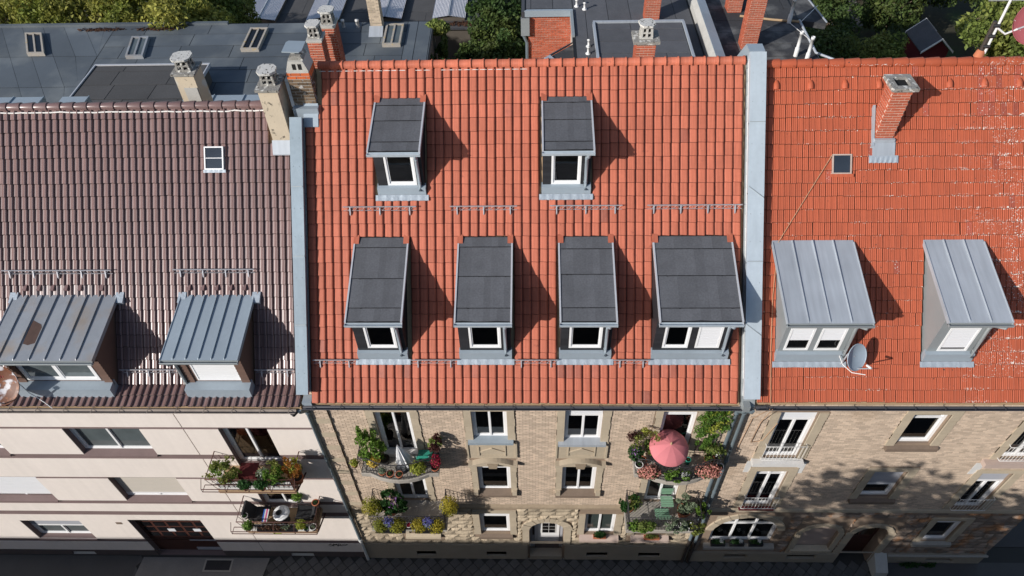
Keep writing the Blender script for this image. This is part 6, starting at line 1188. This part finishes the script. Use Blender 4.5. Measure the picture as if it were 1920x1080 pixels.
def lounge(name, label, x, y, z, rot):
    t = thing(name, label, 'chair', (x, y, z), 'dark lounge chairs'); o = Vector((x, y, z)); R = Matrix.Rotation(rot, 3, 'Z')
    def part(nm, pts, x0, x1, m): b = MB().prism(pts, x0, x1); b.v = [tuple(o+R @ Vector(p)) for p in b.v]; b.build(nm, m, t)
    part('seat', [(-.28, .3), (.28, .24), (.28, .34), (-.28, .4)], -.27, .27, 'cloth_black'); part('backrest', [(.22, .3), (.5, .85), (.58, .82), (.32, .27)], -.27, .27, 'cloth_black')
    for s_ in (-1, 1): b = MB().tube([tuple(o+R @ Vector(p)) for p in ((s_*.28, -.3, 0), (s_*.28, -.28, .52), (s_*.28, .4, .52), (s_*.28, .3, 0))], .014, 5); b.build('armrest', 'iron', t)
lounge('lounge_chair', 'dark lounge chair at the left of the lower rendered-house balcony', -3.55, -.42, 4.13, math.pi/2); lounge('lounge_chair', 'dark lounge chair at the right of the lower rendered-house balcony', -1.95, -.38, 4.13, -math.pi/2)
rt_ = thing('round_table', 'round white balcony table between two dark lounge chairs', 'table', (-2.75, -.5, 4.12)); MB().lathe([(0, .54), (.3, .54), (.31, .56), (.3, .575), (0, .575)], (-2.75, -.5, 4.12), n=24).build('table_top', 'white', rt_); MB().lathe([(.03, 0.02), (.03, .54)], (-2.75, -.5, 4.12)).build('stem', 'iron', rt_); MB().lathe([(.2, 0), (.2, .02), (0, .03)], (-2.75, -.5, 4.12)).build('foot', 'iron', rt_)
bw = thing('black_bowl', 'black bowl on the round white balcony table', 'bowl', (-2.82, -.52, 4.7)); MB().lathe([(0, 0), (.06, 0), (.11, .06), (.1, .06), (.05, .015), (0, .012)], (-2.82, -.52, 4.696)).build('body', 'plastic_black', bw); MB().lathe([(.112, .055), (.116, .062), (.108, .066)], (-2.82, -.52, 4.696)).build('rim', 'plastic_black', bw)
tw = thing('striped_towel', 'striped pink and blue towel hanging over the left lounge chair', 'towel', (-3.2, -.78, 4.75))
for k, m in enumerate(('plastic_blue', 'petal_white', 'plastic_pink', 'petal_white')): MB().prism([(-.98, 4.9), (-.5, 4.98), (-.5, 4.99), (-.98, 4.91)], -3.3+k*.05, -3.255+k*.05).build('stripe', m, tw)
for i, (x, y, z, r, h, pm, lm, lab) in enumerate(((-1.42, -.3, 4.95, .13, .2, 'terracotta', 'leaf_deep', 'terracotta pot on the right side rail of the lower rendered-house balcony'), (-1.42, -1.08, 4.62, .13, .2, 'ceramic', 'leaf_grey', 'white pot at the front right corner of the lower rendered-house balcony'), (-1.66, -1.12, 4.62, .1, .16, 'steel_galv', 'leaf_deep', 'grey pot beside the white pot on the lower rendered-house balcony'), (-3.75, -1.12, 4.7, .13, .16, 'plastic_black', 'leaf_fresh', 'bright green plant at the front left corner of the lower rendered-house balcony'), (-2.12, -.12, 4.9, .13, .2, 'concrete_light', 'leaf_fresh', 'bushy green plant by the lower rendered-house balcony door'), (-1.85, -1.05, 4.65, .11, .16, 'terracotta', 'leaf_lime', 'spiky yellow-green plant at the front rail of the lower rendered-house balcony'), (-4.0, -.7, 4.7, .11, .18, 'ceramic', 'leaf_deep', 'small white pot on the left side rail of the lower rendered-house balcony'))):
    big = i in (3, 4, 5); pot('balcony_pot', lab, (x, y, z), r, h, [(240 if big else 40, (0, 0, .12 if big else .0), (.2, .18, .18) if big else (.07, .07, .04), .04, lm, 0)], pm, 'pots on the lower rendered-house balcony')
planter('bare_trough', 'dark trough of dry plants along the front of the lower rendered-house balcony', -3.45, -1.98, -1.22, -1.06, 4.66, .14, [(160, (-.1, 0, .03), (.6, .1, .06), .04, 'leaf_litter', 0), (70, (.3, 0, .05), (.2, .1, .06), .03, 'leaf_grey', 0)])
cr = thing('shelf_pots', 'row of jars on the window shelf by the lower rendered-house balcony', 'jars', (-2.6, -1.1, 4.6)) if False else None
# window boxes and sill plants
for x, lab in ((13.9, 'window box with white flowers on the arched window sill, left one'), (14.65, 'window box with white flowers on the arched window sill, middle one'), (15.4, 'window box with white flowers on the arched window sill, right one')): planter('window_box', lab, x-.28, x+.28, -.16, .04, 1.26, .18, [(110, (0, 0, .05), (.26, .1, .1), .04, 'leaf_deep', 0), (70, (.12, 0, .12), (.1, .08, .1), .035, 'petal_white', 0)], group='window boxes on the arched window sill')
planter('sill_box', 'terracotta box with dark plants on the pink sill right of the front door', 8.9, 9.4, -.16, .02, 1.86, .14, [(260, (0, 0, .08), (.24, .12, .14), .045, 'leaf_deep', 0)], 'terracotta')
planter('low_sill_box', 'terracotta box with low green plants on the sill under the lower right balcony', 10.9, 11.5, -.18, .0, 1.83, .12, [(120, (0, 0, .04), (.28, .1, .08), .04, 'leaf_mid', 0)], 'terracotta')
wp = pot('weed_tuft', 'green weeds growing at the foot of the right house plinth', (22.4, -.22, GZ-.02), .02, .02, [(260, (0, 0, .08), (.75, .1, .12), .06, 'leaf_deep', 10)], 'soil', None, 'weeds', False)
